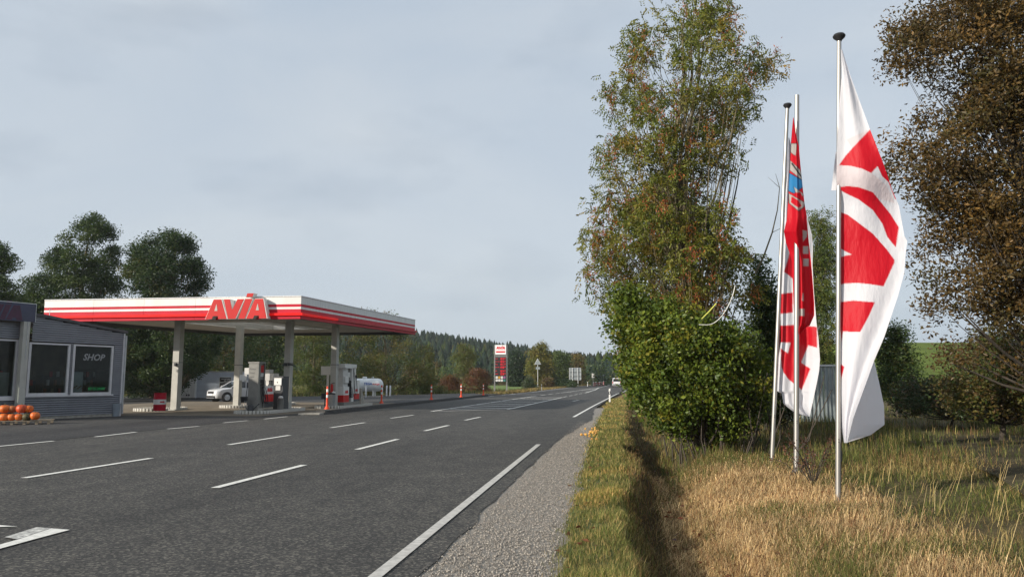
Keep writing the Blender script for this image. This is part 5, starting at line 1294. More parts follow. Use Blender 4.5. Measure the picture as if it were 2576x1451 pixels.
tree('dark_tree', 'very dark round tree just right of the price sign', 170, [(886, 1286, 1310), (908, 1276, 1326), (940, 1272, 1332), (974, 1274, 1326)], 1300, [gD, (.02, .036, .016), gA], [3, 3, .8], 90, 110, 1.8, .38, .5, seed=23, trunk_r=.2, limbs=3)
tree('autumn_tree', 'yellow green autumn tree behind the triangular sign', 160, [(871, 1354, 1374), (884, 1332, 1388), (905, 1323, 1394), (938, 1322, 1396), (968, 1332, 1390)], 1358, [oA, yA, gC, gB, oB], [3, 1.4, 2, 1.4, 1], 110, 120, 1.5, .36, .5, seed=24, trunk_r=.2, limbs=4)
tree('green_tree', 'mid green tree beside the yellow autumn tree', 176, [(890, 1388, 1425), (910, 1384, 1440), (940, 1380, 1442), (972, 1380, 1440)], 1410, [gB, gC, gA], [3, 1.4, 2], 90, 110, 1.7, .38, .5, seed=25, trunk_r=.2, limbs=3)
tree('orange_tree', 'rusty brown tree above the large direction sign', 186, [(889, 1440, 1462), (904, 1430, 1470), (935, 1430, 1472), (967, 1434, 1468)], 1450, [oB, rB_, oA, gB], [2, 1.6, 2, 1.4], 70, 110, 1.6, .38, .5, seed=26, trunk_r=.2, limbs=3)
tree('green_tree', 'dark leafy tree behind the striped railing', 250, [(918, 1484, 1545), (930, 1465, 1565), (950, 1462, 1580), (966, 1465, 1580)], 1515, [gA, gB, gD], [3, 2, 2], 110, 110, 2.6, .5, .5, seed=27, trunk_r=.2, limbs=3)
tree('green_tree', 'pale green tree row end at the road bend', 300, [(905, 1545, 1600), (930, 1535, 1640), (964, 1535, 1640)], 1580, [gB, gC, gA], [3, 1.4, 2], 70, 110, 3, .55, .5, seed=28, trunk_r=.2, limbs=3)
for i, (pf, bp, lb, pl_) in enumerate([([(952, 1322, 1340), (965, 1314, 1348), (980, 1312, 1350)], 1331, 'grey green shrub beside the triangular sign post', [(.10, .11, .07), gA]), ([(955, 1362, 1392), (968, 1358, 1398), (979, 1358, 1398)], 1378, 'rusty low shrub behind the white delineator', [rB_, oA]), ([(955, 1400, 1440), (966, 1395, 1462), (976, 1395, 1462)], 1425, 'dark low shrub below the green roadside tree', [gD, gA])]):
    tree('shrub', lb, 142 + 9 * i, pf, bp, pl_, [1, 1], 36, 110, .8, .26, .45, 'shrub', seed=30 + i, trunk_r=.05, limbs=2)

# wooded hill far behind: one mass of conifers over a low rise
rng = np.random.default_rng(77)
hx = np.linspace(-330, 190, 60); hy = np.concatenate([np.linspace(185, 470, 30), [520, 700]])
HX, HY = np.meshgrid(hx, hy)
def hill_h(x, y):
    ridge = np.interp(x, [-330, -150, -60, -20, 20, 60, 110, 190], [46, 36, 23.5, 17.5, 10.0, 4.5, 2, 1])
    f = sstep(y, 195, 455); return ridge * f - .5 + 1.2 * (vnoise(x, y, .03, 3) - .5) * f
HZ = hill_h(HX, HY) - (HY > 480) * 4
idx = np.arange(HX.size).reshape(HX.shape); Q = np.stack([idx[:-1, :-1], idx[:-1, 1:], idx[1:, 1:], idx[1:, :-1]], -1).reshape(-1, 4)
hg = np_mesh('hill', np.stack([HX, HY, HZ], -1).reshape(-1, 3), Q, M['ground'], np.tile(np.array((.03, .035, .018)), (HX.size, 1)), smooth=True); tag(hg, kind='structure')
def conifers(n):
    y = 200 + 265 * rng.random(n) ** .8; x = -300 + 430 * rng.random(n); x = x * (y / 460) ** .35
    h_ = 5.5 + 3.6 * rng.random(n) + 2 * (vnoise(x, y, .05, 6)); br = h_ * (.20 + .10 * rng.random(n)); z = hill_h(x, y)
    lay = 5; sd_ = 8; Vs, Ts, Cs = [], [], []; off = 0
    decid = vnoise(x, y, .04, 9) + .4 * rng.random(n) > .86
    colr = pal(n, [(.014, .027, .017), (.019, .033, .018), (.011, .022, .015), (.03, .04, .018)], [4, 3, 3, 1], .3)
    colr[decid] = pal(int(decid.sum()), [oA, gB, (.10, .08, .03)], [1, 2, 1], .3) * .5
    for k in range(lay):
        f0 = .12 + .88 * k / lay; f1 = min(1.0, f0 + .36); rk = br * (1 - (k / lay)) ** .85 * (1.05)
        a = np.arange(sd_) * 2 * np.pi / sd_ + rng.random((n, 1)) * 6
        rr_ = rk[:, None] * (.55 + .75 * rng.random((n, sd_)))
        ring = np.stack([x[:, None] + rr_ * np.cos(a), y[:, None] + rr_ * np.sin(a), (z + h_ * f0)[:, None] - rr_ * .35 * rng.random((n, sd_))], -1)
        tip = np.stack([x + rng.normal(0, .08, n), y, z + h_ * f1], -1)[:, None]
        V = np.concatenate([ring, tip], 1); Vs.append(V.reshape(-1, 3))
        tq = np.array([(i, (i + 1) % sd_, sd_) for i in range(sd_)])
        Ts.append((tq[None] + (sd_ + 1) * np.arange(n)[:, None, None]).reshape(-1, 3) + off); off += n * (sd_ + 1)
        c = colr * (.8 + .4 * rng.random((n, 1))); Cs.append(np.repeat(c[:, None], sd_ + 1, 1).reshape(-1, 3))
    o = np_mesh('conifer_wood', np.concatenate(Vs), np.concatenate(Ts), M['needle'], np.concatenate(Cs))
    return tag(o, 'dark conifer wood covering the distant hill', 'wood', kind='stuff')
conifers(5000)
def woodland(n, per):
    x = -230 + 310 * rng.random(n); y = 178 + 40 * rng.random(n); z = .5 + 5.5 * rng.random(n) ** .8 * np.interp(x, [-60, 40], [1.2, .7])
    C_ = np.stack([x, y, z], -1); ci = np.repeat(np.arange(n), per); tot = n * per
    dr_ = rng.standard_normal((tot, 3)); dr_ /= np.linalg.norm(dr_, axis=1, keepdims=True)
    P = C_[ci] + dr_ * (rng.random(tot) ** .4 * 2.2)[:, None]; P[:, 2] = np.maximum(P[:, 2], .2)
    cols = .6 * pal(n, [gA, gD, gB, oA, rB_], [4, 3, 2, 1, .6], .2)[ci] + .4 * pal(tot, [gA, gB, oA], [3, 1, .5], .3)
    V, T_, c_ = leaf_arrays(P, .5 * (.6 + .8 * rng.random(tot)), .5, cols, .1, .2)
    return tag(np_mesh('woodland_edge', V, T_, M['leaf'], c_), 'mixed leafy woodland edge at the foot of the hill', 'wood', kind='stuff')
woodland(420, 90)
# bright meadow glimpsed by the price sign, and the green field on the right
b = MB(); b.add([RT(-16, 125, .10), RT(-19, 190, .55), RT(-70, 190, .3), RT(-50, 125, .06)], [(0, 1, 2, 3)]); tag(b.build('meadow', mat('meadow_grass', (.13, .19, .035), .9, var=.3, scale=.5, bump=.4, bscale=8)), kind='structure')
fx = np.linspace(11, 220, 50); fy = np.linspace(34, 330, 50); FX, FY = np.meshgrid(fx, fy)
FZ = -.3 + 9.6 * sstep(FY, 36, 165) * sstep(FX - .12 * FY, -2, 50) + .25 * vnoise(FX, FY, .08, 2)
idx = np.arange(FX.size).reshape(FX.shape); Q = np.stack([idx[:-1, :-1], idx[:-1, 1:], idx[1:, 1:], idx[1:, :-1]], -1).reshape(-1, 4)
fcol = np.array((.13, .175, .03)) * (.8 + .4 * vnoise(FX, FY, .15, 4)[..., None]); fcol = np.where((FY < 58)[..., None], np.array((.30, .20, .085)), fcol)
tag(np_mesh('field', np.stack([FX, FY, FZ], -1).reshape(-1, 3), Q, M['ground'], fcol.reshape(-1, 3), smooth=True), kind='structure')

# --- right of the road
ASH = [(-6, 1700, 1745), (10, 1670, 1870), (50, 1600, 1885), (100, 1550, 1905), (150, 1530, 1955), (190, 1500, 1975), (230, 1510, 1970), (280, 1505, 1940), (330, 1490, 1900), (380, 1455, 1872), (440, 1470, 1845), (520, 1450, 1860), (600, 1440, 1885), (660, 1440, 1905), (730, 1450, 1912), (800, 1515, 1910), (870, 1540, 1905)]
ash, ashC, ashO = tree('ash_tree', 'tall autumn ash with hanging brown seed bunches above the bush', 19.0, ASH, 1762, [(.125, .15, .022), (.165, .18, .025), (.22, .19, .028), (.07, .10, .018), (.30, .17, .028)], [3, 3, 2, 2.2, .8], 450, 15, .44, .092, .40, pinn=9, droop=.25, limbs=40, seed=41, trunk_r=.12, limb_r=.045, bark='bark', shell=.45, gap=(.9, .26), depth=.95, fork=3, trunk_top=.93, zbase=-.1)
tree('ivy_tree', 'dense dark ivy mass wrapped around the ash stems', 21.6, [(440, 1640, 1740), (520, 1540, 1800), (600, 1480, 1860), (680, 1475, 1890), (750, 1490, 1900), (830, 1530, 1905), (900, 1550, 1900)], 1735, [(.075, .10, .018), (.11, .135, .02), (.045, .065, .014), (.18, .16, .024)], [3, 3, 2, 1.4], 210, 90, .5, .10, .5, seed=42, trunk_r=.12, limbs=16, limb_r=.03, bark='bark_lichen', shell=.5, depth=.6, gap=(.9, .2), droop=.3)
# seed bunches
rng = np.random.default_rng(5)
sel = ashC[rng.permutation(len(ashC))]; sel = sel[(sel[:, 2] > 3.0)][:190]
w8 = np.where(sel[:, 0] < ashC[:, 0].mean(), 1, .5); sel = sel[rng.random(len(sel)) < w8]
per = 34; ci = np.repeat(np.arange(len(sel)), per); P = sel[ci] + rng.normal(0, 1, (len(ci), 3)) * np.array((.07, .07, .13)); P[:, 1] -= .45
V, T_, c_ = leaf_arrays(P - ashO, .075 * (.7 + .6 * rng.random(len(P))), .28, pal(len(P), [(.36, .10, .03), (.28, .075, .03), (.42, .16, .05)], [2, 2, 1], .3), 1.2, 0)
tag(np_mesh('seed_bunches', V, T_, M['leaf'], c_, parent=ash), kind='stuff')
BUSH = [(735, 1545, 1600), (760, 1535, 1640), (790, 1528, 1760), (830, 1526, 1880), (870, 1530, 1930), (920, 1545, 1945), (960, 1558, 1945), (1010, 1572, 1935), (1050, 1600, 1915), (1080, 1655, 1880), (1105, 1705, 1840)]
lg, ld_ = [(.105, .155, .018), (.07, .115, .015), (.18, .22, .026), (.035, .058, .012), (.30, .25, .03)], [4, 3, 3.2, 2.6, .8]
bush, bC, bO = tree('leafy_bush', 'dense round green bush below the ash at the ditch', 17.2, BUSH, 1762, lg, ld_, 430, 110, .34, .085, .64, 'bush', seed=43, trunk_r=.07, limbs=12, limb_r=.03, bark='bark_dark', shell=.32, depth=.85, droop=.35, flat=.1, trunk_top=.7, fork=3, zbase=-.12, nleaf=280)
# bare stems under the bush
b = MB(); random.seed(9)
for i in range(46):
    x = random.uniform(-.7, 2.0); y = random.uniform(-.9, 1.2); b.tube([(x * .8, y, -.1), (x + random.uniform(-.2, .2), y, .5), (x * 1.15 + random.uniform(-.4, .4), y, 1.3 + random.random())], [.02, .014, .008], 4)
tag(b.build('stems', M['bark_dark'], bush), kind='stuff')
tree('ivy_tree', 'dark ivy clad tree between the ash and the flags', 24, [(652, 1900, 1914), (685, 1890, 1932), (740, 1878, 1962), (820, 1876, 1985), (920, 1885, 1990), (1012, 1890, 1990)], 1930, [gD, gA, gB, oA], [3, 3, 2, .6], 130, 120, .5, .10, .55, seed=44, trunk_r=.12, limbs=10, bark='bark_dark')
tree('ash_tree', 'bright yellow green tree behind the flags', 30, [(532, 2042, 2062), (560, 2025, 2096), (610, 2000, 2112), (680, 1980, 2120), (760, 1970, 2124), (850, 1960, 2124), (905, 1965, 2118)], 2050, [(.13, .16, .028), (.09, .125, .025), oA, gA], [3, 3, 1.6, 1.6], 170, 26, .62, .10, .34, pinn=7, seed=45, trunk_r=.13, limbs=14, gap=(.6, .2), droop=.25, bark='bark_dark')
BR = [(-120, 2300, 2740), (0, 2236, 2760), (60, 2205, 2760), (120, 2196, 2760), (165, 2215, 2760), (200, 2300, 2760), (260, 2320, 2760), (300, 2205, 2760), (340, 2192, 2760), (420, 2205, 2760), (500, 2225, 2760), (580, 2255, 2760), (640, 2285, 2760), (700, 2285, 2760), (770, 2270, 2760), (820, 2320, 2760), (870, 2345, 2760), (930, 2330, 2740)]
brn_p = [(.125, .078, .024), (.085, .055, .022), (.17, .105, .028), (.055, .045, .02), (.28, .15, .035), (.085, .082, .022)]
tree('autumn_tree', 'large brown leaved autumn tree beside the tall flag', 14.2, BR, 2740, brn_p, [4, 3.4, 1.8, 2.8, .5, 2.2], 740, 104, .42, .082, .46, seed=46, trunk_r=.2, limbs=30, limb_r=.05, bark='bark_dark', gap=(.9, .12), shell=.75, depth=.7, droop=.35, flat=.25, nleaf=280)
tree('hawthorn_bush', 'dark green hawthorn in front of the sloping field', 32, [(812, 2228, 2252), (835, 2212, 2285), (880, 2200, 2300), (940, 2195, 2312), (1000, 2195, 2335)], 2255, [gA, gD, gB, oA], [3, 2, 2, .8], 110, 120, .55, .11, .5, 'bush', seed=47, trunk_r=.09, limbs=8, bark='bark_dark')
tree('wild_bush', 'brown green bush under the large autumn tree', 18.5, [(835, 2420, 2640), (870, 2350, 2680), (930, 2345, 2680), (990, 2350, 2680), (1035, 2370, 2680)], 2520, [(.11, .075, .022), oA, gA, rB_, gB], [3, 2, 2.4, 1, 1], 150, 120, .45, .09, .5, 'bush', seed=48, trunk_r=.07, limbs=12, bark='bark_dark', gap=(.8, .2))
tree('bramble', 'low dark brambles beyond the farm track', 24, [(965, 2270, 2460), (995, 2240, 2560), (1035, 2225, 2620)], 2380, [gD, gA, (.08, .06, .025), rB_], [3, 2, 2, .7], 120, 110, .45, .10, .5, 'bush', seed=49, trunk_r=.04, limbs=6, bark='bark_dark')
tree('bramble', 'dark undergrowth between the bush and the metal gate', 23, [(955, 1890, 1985), (1000, 1890, 2000), (1050, 1890, 2020)], 1950, [gD, gA, (.06, .05, .02)], [3, 2, 2], 80, 110, .4, .10, .5, 'bush', seed=50, trunk_r=.04, limbs=5, bark='bark_dark')
# bare dead branch above the ivy tree
o = thing('dead_branch', 'thin bare branch curving up beside the flagpoles', 'branch', D(1898, 690, 22.5))
def c1(x, y): return ((2200 + x * .689) / 1.59006, (0 + y * .689) / 1.59006)
pts = [D(*c1(*q), 22.5) - D(1898, 690, 22.5) for q in ((1190, 1590), (1240, 1490), (1290, 1350), (1320, 1220), (1333, 1090), (1310, 1010))]
b = MB(); b.tube(pts, [.03, .026, .021, .016, .011, .005], 6); b.build('stem', M['bark'], o)
b = MB(); b.tube([pts[2], pts[2] + Vector((.45, 0, .22))], [.010, .004], 5); b.tube([pts[4], pts[4] + Vector((-.3, .1, .35))], [.009, .003], 5); b.build('twig', M['bark'], o)
o = thing('dead_branch', 'reddish leafless branch rising from the ash crown edge', 'branch', D(1818, 640, 20))
pts = [D(*c1(*q), 20) - D(1818, 640, 20) for q in ((1000, 1450), (1030, 1340), (1060, 1200), (1085, 1080), (1102, 975))]
b = MB(); b.tube(pts, [.03, .026, .022, .018, .012], 6); b.build('stem', M['bark_dark'], o)
# straps caught in the branches
def c2(x, y): return ((2200 + x * .689) / 1.59006, (900 + y * .689) / 1.59006)
o = thing('webbing_strap', 'pale webbing strap hanging in a loop from the bush', 'strap', D(*c2(1075, 350), 15.2))
b = MB(); P0 = D(*c2(1075, 350), 15.2); hose(b, [D(*c2(*q), 15.2) - P0 for q in ((1075, 350), (1058, 420), (1025, 490), (985, 545), (935, 580), (865, 578))], .009); b.build('band', M['strap'], o)
o = thing('webbing_strap', 'short yellow strap stretched between bush branches', 'strap', D(*c2(965, 455), 15.2))
b = MB(); P0 = D(*c2(965, 455), 15.2); b.tube([D(*c2(*q), 15.2) - P0 for q in ((965, 455), (925, 500), (880, 545))], .013, 5); b.build('band', M['strap_y'], o)

# ------------------------------------------------------------------ flags
def inside(px, py, poly):
    """vectorised point in polygon"""
    r = np.zeros(px.shape, bool); n = len(poly)
    for i in range(n):
        (x0, y0), (x1, y1) = poly[i], poly[(i + 1) % n]
        c = (y0 > py) != (y1 > py)
        with np.errstate(divide='ignore', invalid='ignore'): r ^= c & (px < (x1 - x0) * (py - y0) / (y1 - y0 + 1e-12) + x0)
    return r
def cloth(left, right, d0, nrow, ncol, shapes, fold, base=(.77, .765, .81)):
    """left/right: outline px lists; shapes: (polygon, colour) print; fold(u, v, X, Y) -> depth offset"""
    left = sorted(left, key=lambda p: p[1]); right = sorted(right, key=lambda p: p[1])
    y0, y1 = max(left[0][1], right[0][1]), min(left[-1][1], right[-1][1])
    ys = np.linspace(y0, y1, nrow); xl = np.interp(ys, [p[1] for p in left], [p[0] for p in left]); xr = np.interp(ys, [p[1] for p in right], [p[0] for p in right])
    u = np.linspace(0, 1, ncol)[None]; PX = xl[:, None] * (1 - u) + xr[:, None] * u; PY = np.repeat(ys[:, None], ncol, 1); Vv = (PY - y0) / (y1 - y0)
    colr = np.tile(np.array(base), PX.shape + (1,)).astype(float)
    S = np.zeros(PX.shape + (3,))
    for dx, dy in ((-.6, -.6), (.6, -.6), (0, 0), (-.6, .6), (.6, .6)):
        cc = colr.copy()
        for poly, c in shapes: cc[inside(PX + dx, PY + dy, poly)] = c
        S += cc
    S /= 5
    dd = d0 + fold(np.repeat(u, nrow, 0), Vv, PX, PY)
    uu, vv = (PX - CX) / F, (CY - PY) / F; ry = CP - vv * SP; k = dd / ry
    P = np.stack([uu * k, dd, EYE + (SP + vv * CP) * k], -1)
    idx = np.arange(PX.size).reshape(PX.shape); Q = np.stack([idx[:-1, :-1], idx[1:, :-1], idx[1:, 1:], idx[:-1, 1:]], -1).reshape(-1, 4)
    return P.reshape(-1, 3), Q, S.reshape(-1, 3)
def cloth_mat():
    m = leaf_mat('flag_cloth', .42, .55, .3); t = m.node_tree
    co = N(t, 'ShaderNodeTexCoord'); no = N(t, 'ShaderNodeTexNoise'); no.inputs['Scale'].default_value = 9; no.inputs['Detail'].default_value = 3
    mp_ = N(t, 'ShaderNodeMapping'); mp_.inputs['Scale'].default_value = (1.6, 1.6, .5); mp_.inputs['Rotation'].default_value = (0, .5, 0)
    t.links.new(co.outputs['Object'], mp_.inputs[0]); t.links.new(mp_.outputs[0], no.inputs['Vector'])
    bp = N(t, 'ShaderNodeBump'); bp.inputs['Strength'].default_value = .35; bp.inputs['Distance'].default_value = .05
    t.links.new(no.outputs['Fac'], bp.inputs['Height']); t.links.new(bp.outputs[0], t.nodes['Principled BSDF'].inputs['Normal'])
    return m
M['flag'] = cloth_mat()
def k7(*q): return [((3050 + x * .5513) / 1.59006, (300 + y * .5513) / 1.59006) for x, y in q]
def k8(*q): return [((3000 + x * .6892) / 1.59006, (1050 + y * .6892) / 1.59006) for x, y in q]
def k5(*q): return [((3080 + x * .5862) / 1.59006, (850 + y * .5862) / 1.59006) for x, y in q]
RED, PINK, WHT, GRY, BLU, BLK = (.64, .006, .020), (.70, .55, .57), (.80, .79, .80), (.50, .47, .44), (.035, .24, .52), (.03, .03, .035)

def pole(label, base_px, top_px, d_base, cap, r=.038, extra=None):
    a = D(base_px[0], base_px[1], d_base); a.z = ground_z(a.x, a.y) - .05
    t_ = D(top_px[0], top_px[1], d_base); o = thing('flagpole', label, 'flagpole', a)
    e = t_ - a
    b = MB(); b.tube([(0, 0, 0), e * .5, e], [r, r * .96, r * .88], 16); b.build('shaft', M['alu'], o, True)
    b = MB(); b.tube([(0, 0, 0), e * .012], r * 1.5, 14); b.build('ground_sleeve', M['steel'], o)
    if cap:
        b = MB(); z0 = e.z; b.lathe([(r * .9, -.06), (r * 1.1, -.04), (.075, -.005), (.085, .02), (.07, .045), (.02, .06)], (e.x, e.y, e.z), 20); b.build('cap', M['black'], o, True)
    for f in (.13, .135): b = MB(); b.box((e.x * f - r * .2, -r - .002, e.z * f), (.012, .01, .012)); b.build('bolt', M['dark'], o)
    return o, a, e
dF3 = 10.2
p3, a3, e3 = pole('bare aluminium flagpole carrying the large white and red flag', (2107.5, 1262), (2111, 95), dF3, True, .033)
b = MB(); c_ = D(2116, 1010, dF3 + .02) - a3; b.tube([D(2113.5, 125, dF3 + .03) - a3, c_, D(2115.5, 1250, dF3 + .02) - a3], .007, 5); b.build('halyard', M['black'], p3)
b = MB(); b.tube([D(2115.5, 1132, dF3 + .02) - a3, D(2115.5, 1160, dF3 + .02) - a3], .016, 8); b.build('halyard_weight', M['dark'], p3)
p2, a2, e2 = pole('aluminium flagpole without a cap carrying the narrow red flag', (2003, 1190), (2005, 240), 13.4, False, .044)
p1, a1, e1 = pole('aluminium flagpole with black cap leaning toward the red flag', (1941, 1165), (1981, 267), 15.0, True, .041)

# large flag
L3 = [(2115.5, 125)] + k7((575, 0), (552, 300), (540, 560), (537, 700), (537, 850), (537, 1240), (537, 1451)) + k8((503, 60), (503, 300), (506, 500), (513, 640), (518, 760), (524, 850), (530, 950), (545, 1045))
R3 = [(2118.5, 125)] + k7((635, 0), (780, 395), (880, 650), (940, 830), (990, 950), (1030, 1170), (1050, 1205), (1038, 1300)) + k8((895, 60), (860, 190), (820, 310), (780, 430), (720, 570), (695, 640), (600, 900), (578, 990), (565, 1046))
S3 = [(k7((610, 470), (780, 395), (820, 500), (700, 600), (630, 500)), (.76, .68, .70)),  # see-through cloth: light coming through it put into the colour as pink
      (k7((537, 655), (640, 655), (790, 710), (900, 800), (960, 930), (840, 900), (700, 820), (537, 800)), (.75, .66, .68)),
      (k7((555, 655), (600, 590), (680, 500), (785, 392), (830, 500), (900, 690), (975, 905), (962, 900), (915, 780), (868, 735), (835, 662), (790, 712), (720, 680), (640, 660)), RED),
      (k7((538, 822), (560, 812), (620, 806), (700, 815), (800, 850), (865, 930), (930, 1010), (990, 1105), (968, 1250), (905, 1175), (870, 1080), (800, 980), (700, 905), (610, 862)), RED),
      (k7((530, 985), (560, 992), (620, 1015), (700, 1075), (800, 1150), (900, 1262), (957, 1340)) + k8((838, 0), (800, 85), (775, 138), (700, 126), (620, 118), (550, 122), (495, 140)) + k7((530, 1338), (560, 1325), (600, 1310), (646, 1303), (600, 1278), (530, 1238)), RED),
      (k8((495, 245), (530, 228), (600, 220), (725, 230), (690, 310), (640, 402), (540, 400), (527, 470), (516, 575), (547, 605), (531, 670), (518, 765), (500, 700)), RED)]
def fold3(u, v, X, Y):
    return .045 - .10 * (1 - sstep(Y, 430, 520)) - u * (.12 + .34 * v) + .13 * u * np.sin(2.2 * u * np.pi + 3.5 * v) * (.3 + v) + .035 * np.sin(9 * u + 7 * v) * u + .05 * np.sin((X + .55 * Y) * .028) * u - .10 * u * u * np.clip(v - .55, 0, 1)
V, Q, C_ = cloth(L3, R3, dF3, 460, 84, S3, fold3)
V2, Q2, C2 = cloth(k8((716, 575), (650, 740), (600, 900), (567, 1041)), k8((722, 575), (755, 720), (778, 830), (781, 940), (700, 1000), (571, 1041)), dF3 + .3, 90, 30, [], lambda u, v, X, Y: -.12 + .20 * u - .05 * np.sin(3 * u) * v)
V = np.concatenate([V, V2]); Q = np.concatenate([Q, Q2 + len(C_)]); C_ = np.concatenate([C_, C2])
V4, Q4, C4 = cloth(k7((531, 560), (515, 700), (499, 838)), k7((545, 560), (540, 700), (535, 838)), dF3 + .07, 60, 8, [], lambda u, v, X, Y: .03 * np.sin(5 * v) * u)
V = np.concatenate([V, V4]); Q = np.concatenate([Q, Q4 + len(C_)]); C_ = np.concatenate([C_, C4])
f3 = np_mesh('flag', V, Q, M['flag'], C_, smooth=True)
tag(f3, 'large white flag with big red letters bulging from the tall flagpole', 'flag')

# white and red flag on the leaning pole
L1 = k7((188, 455), (175, 700), (155, 885), (150, 1000)) + k5((85, 100), (80, 300), (72, 540), (72, 700), (75, 880), (55, 1000), (48, 1160), (48, 1218), (80, 1232), (92, 1305), (150, 1350), (195, 1374), (262, 1392))
R1 = k7((194, 455), (225, 600), (260, 800), (310, 1000)) + k5((250, 20), (285, 150), (292, 220), (290, 360), (298, 520), (306, 620), (318, 760), (330, 850), (341, 1000), (335, 1080), (322, 1150), (305, 1230), (288, 1310), (270, 1390))
S1 = [(k5((95, 405), (125, 310), (140, 240), (160, 330), (160, 456), (130, 430)), RED), (k5((66, 555), (155, 545), (155, 682), (66, 692)), RED),
      (k5((66, 772), (190, 764), (320, 780), (322, 922), (262, 905), (212, 1022), (275, 1065), (216, 1210), (195, 1190), (130, 1140), (92, 1090), (78, 1050), (72, 925), (122, 960), (141, 888), (70, 885)), RED)]
def fold1(u, v, X, Y): return .12 - .22 * u * v + .12 * np.sin(8 * u + 3 * v) * (.2 + v) * u + .03 * np.sin(19 * u + 2 * v)
V, Q, C_ = cloth(L1, R1, 15.0, 300, 50, S1, fold1)
tag(np_mesh('flag', V, Q, M['flag'], C_, smooth=True), 'white and red lettered flag behind the narrow red flag', 'flag')

# narrow red flag with a folded blue and grey print
L2 = k7((222, 310), (205, 500), (190, 780), (185, 900), (175, 1050)) + k5((95, 130), (110, 210), (135, 280), (152, 340), (155, 450), (160, 620), (172, 775), (195, 828))
R2 = k7((226, 310), (240, 420), (264, 520), (275, 650), (290, 800), (305, 930), (322, 1030)) + k5((250, 45), (265, 200), (282, 350), (294, 500), (302, 620), (302, 700), (272, 770), (232, 790), (205, 830))
def outl(poly, c, g=6):
    cx_ = sum(p[0] for p in poly) / len(poly); cy_ = sum(p[1] for p in poly) / len(poly)
    k_ = 1.0; big = [(cx_ + (x - cx_) * 1.14, cy_ + (y - cy_) * 1.10) for x, y in poly]
    return [(k7(*big), BLK), (k7(*poly), c)]
S2 = outl([(206, 500), (248, 500), (240, 585), (222, 575), (206, 560)], GRY) + outl([(200, 620), (272, 690), (292, 765), (198, 690)], GRY) + outl([(192, 712), (286, 765), (292, 812), (228, 858), (188, 838)], BLU) + outl([(228, 812), (294, 862), (290, 882), (240, 850)], GRY) + outl([(192, 862), (302, 925), (300, 955), (262, 985), (196, 930)], GRY)
S2 += [(k7((210, 880), (262, 912), (285, 950), (262, 965), (205, 925)), RED), (k7((222, 860), (275, 850), (298, 900), (265, 900)), RED), (k7((205, 640), (220, 640), (292, 745), (285, 752)), BLK)]
S2 += [(k5((222, 120), (252, 125), (252, 165), (225, 200)), GRY), (k5((225, 230), (262, 230), (262, 282), (225, 282)), GRY), (k5((226, 315), (266, 315), (264, 365), (226, 365)), GRY), (k5((222, 548), (230, 552), (231, 605), (216, 600)), GRY), (k5((202, 655), (236, 655), (236, 706), (198, 704)), GRY),
       (k5((240, 680), (298, 690), (298, 760), (240, 770)), (.60, .03, .045))]
def fold2(u, v, X, Y): return .05 - .24 * (1 - sstep(Y, 545, 640)) - .14 * u + .10 * np.sin(7 * u + 2 * v) * (.25 + v) + .03 * np.sin(17 * u + 5 * v) * v
V, Q, C_ = cloth(L2, R2, 13.5, 330, 50, S2, fold2, RED)
tag(np_mesh('flag', V, Q, M['flag'], C_, smooth=True), 'narrow red flag with folded blue and grey print', 'flag')

# ------------------------------------------------------------------ metal gate panel behind the flags
dG = 27.; pa, pb2 = D(1985, 1030, dG), D(2165, 1030, dG); z0 = ground_z(pa.x, dG); zt = D(2075, 921, dG).z
o = thing('gate', 'grey corrugated metal gate panel behind the flags', 'gate', (pa.x, dG, z0))
wG = pb2.x - pa.x; nS = 6
for i in range(nS):
    b = MB(); x0 = wG * i / nS; sw = wG / nS - .01
    for j in range(3):
        q = [(0, 0), (.30, 0), (.42, -.045), (.58, -.045), (.70, 0), (1, 0)]
        for (fa, ya), (fb, yb) in zip(q[:-1], q[1:]):
            xa, xb = x0 + sw * (j + fa) / 3, x0 + sw * (j + fb) / 3
            b.add([(xa, ya, .08), (xb, yb, .08), (xb, yb, zt - z0), (xa, ya, zt - z0)], [(0, 1, 2, 3)])
    b.build('metal_sheet', M['corr_gate'], o)
b = MB(); b.bb(0, wG, -.07, .02, zt - z0, zt - z0 + .06); b.build('top_rail', M['steel'], o)
for x in (0, wG):
    b = MB(); b.bb(x - .05, x + .05, .02, .12, 0, zt - z0 + .05); b.build('post', M['steel'], o)

# ------------------------------------------------------------------ small things on the ground
apb = MB(); prof = [(.004, -.026), (.018, -.028), (.030, -.016), (.034, .002), (.029, .020), (.016, .028), (.004, .024)]; apb.lathe(prof, n=10); apm = apb.mesh('apple', M['apple'], True)
random.seed(4)
def c5b(x, y): return ((2100 + x * .4184) / 1.59006, (1700 + y * .4184) / 1.59006)
for i in range(34):
    if i < 24: x, y = random.gauss(650, 32), random.gauss(78, 16)
    else: x, y = random.uniform(460, 700), random.uniform(30, 150)
    x = min(x, 715 - .2 * y); p = G(*c5b(x, y)); k_ = 1.0 + .35 * random.random()
    a_ = link('apple', apm); a_.location = (p.x, p.y, .024 * k_ + (.0 if i % 5 else .03)); a_.scale = (k_,) * 3; a_.rotation_euler = (random.random() * 2, random.random() * 2, random.random() * 6)
    tag(a_, 'small fallen yellow apple on the gravel shoulder beside the grass', 'apple', 'fallen apples on the gravel')
for i, (x, y) in enumerate([(1075, 225), (1090, 240), (1105, 238), (1120, 248), (1082, 242)]):
    p = G(*c5b(x, y), -.2); a_ = link('apple', apm); a_.location = (p.x, p.y, ground_z(p.x, p.y) + .035); a_.scale = (1.2,) * 3
    tag(a_, 'fallen yellow apple lying in the dry grass of the ditch', 'apple', 'fallen apples in the ditch')
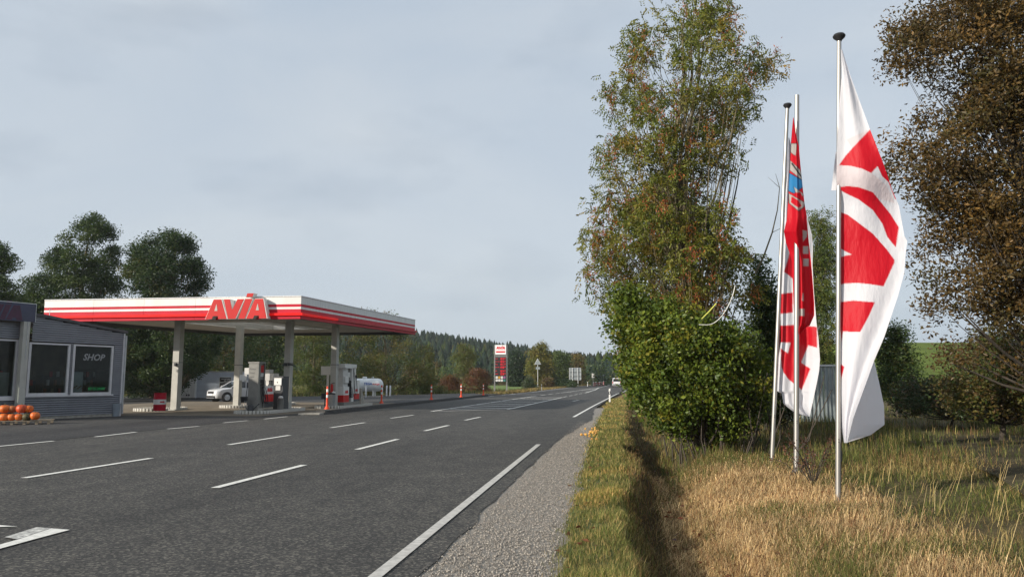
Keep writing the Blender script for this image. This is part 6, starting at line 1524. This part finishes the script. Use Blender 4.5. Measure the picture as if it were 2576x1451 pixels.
# crumpled paper
p = G(2000, 1441, .05); o = thing('litter_paper', 'crumpled white paper lying on the mown hay', 'litter', (p.x, p.y, ground_z(p.x, p.y) + .02))
V, Fc = [], []
for j in range(5):
    for i in range(7):
        V.append(((i / 6 - .5) * .20, (j / 4 - .5) * .13, .02 + .035 * random.random()))
for j in range(4):
    for i in range(6): Fc.append((j * 7 + i, j * 7 + i + 1, (j + 1) * 7 + i + 1, (j + 1) * 7 + i))
b = MB(); b.add(V, Fc); b.build('sheet', M['litter'], o)
# fallen brown leaves
rng = np.random.default_rng(12)
n = 420; t = tdist(n, 4.4, 17, 1.02); rp = np.where(rng.random(n) < .2, -1.2 + 1.0 * rng.random(n), .6 + 2.2 * rng.random(n)); x, y = RTn(rp, t)
V, T_, c_ = leaf_arrays(np.stack([x, y, np.maximum(terr(rp, t), -.3) + .035], -1), .06 + .05 * rng.random(n), .55, pal(n, [(.15, .045, .022), (.10, .04, .022), (.22, .085, .035)], [3, 2, 1], .3), 0, .9)
tag(np_mesh('fallen_leaves', V, T_, M['leaf'], c_), 'scattered reddish brown fallen leaves on the hay and gravel', 'leaves', kind='stuff')
# withered dock plants by the poles
def dock(px, py, d, label, n=9, h=.75):
    p = D(px, py, d); p.z = ground_z(p.x, d); o = thing('withered_plant', label, 'plant', p)
    b = MB(); P = []
    for i in range(n):
        e = Vector((random.uniform(-.5, .35), random.uniform(-.25, .25), h * random.uniform(.5, 1)))
        b.tube([(0, 0, 0), e * .5 + Vector((random.uniform(-.05, .05), 0, .05)), e], [.008, .006, .003], 4); P += [e * random.uniform(.55, 1.02) for _ in range(7)]
    b.build('stem', M['bark_dark'], o)
    P = np.array([tuple(q) for q in P]); P = np.repeat(P, 4, 0) + rng.normal(0, .035, (len(P) * 4, 3))
    V, T_, c_ = leaf_arrays(P, .025 + .025 * rng.random(len(P)), .6, pal(len(P), [(.12, .05, .03), (.08, .04, .025), (.18, .09, .05)], [2, 2, 1], .3), .3, 0)
    tag(np_mesh('seed_head', V, T_, M['leaf'], c_, parent=o), kind='stuff')
dock(2045, 1215, 11.6, 'withered brown dock plant between two flagpoles', 12, .85)
dock(2010, 1195, 12.9, 'small withered dock plant at the foot of the red flag pole', 6, .5)

# ------------------------------------------------------------------ thin morning haze over the whole place
hz = bpy.data.materials.new('haze_air'); hz.use_nodes = True; ht = hz.node_tree; ht.nodes.clear()
ho = N(ht, 'ShaderNodeOutputMaterial'); pv_ = N(ht, 'ShaderNodeVolumePrincipled')
pv_.inputs['Color'].default_value = (.86, .90, .95, 1); pv_.inputs['Density'].default_value = .00022; pv_.inputs['Anisotropy'].default_value = .2
ht.links.new(pv_.outputs[0], ho.inputs['Volume'])
b = MB(); b.bb(-560, 560, -140, 830, -2.2, 75); tag(b.build('haze', hz), 'thin pale haze lying over the whole place', 'haze', kind='stuff')
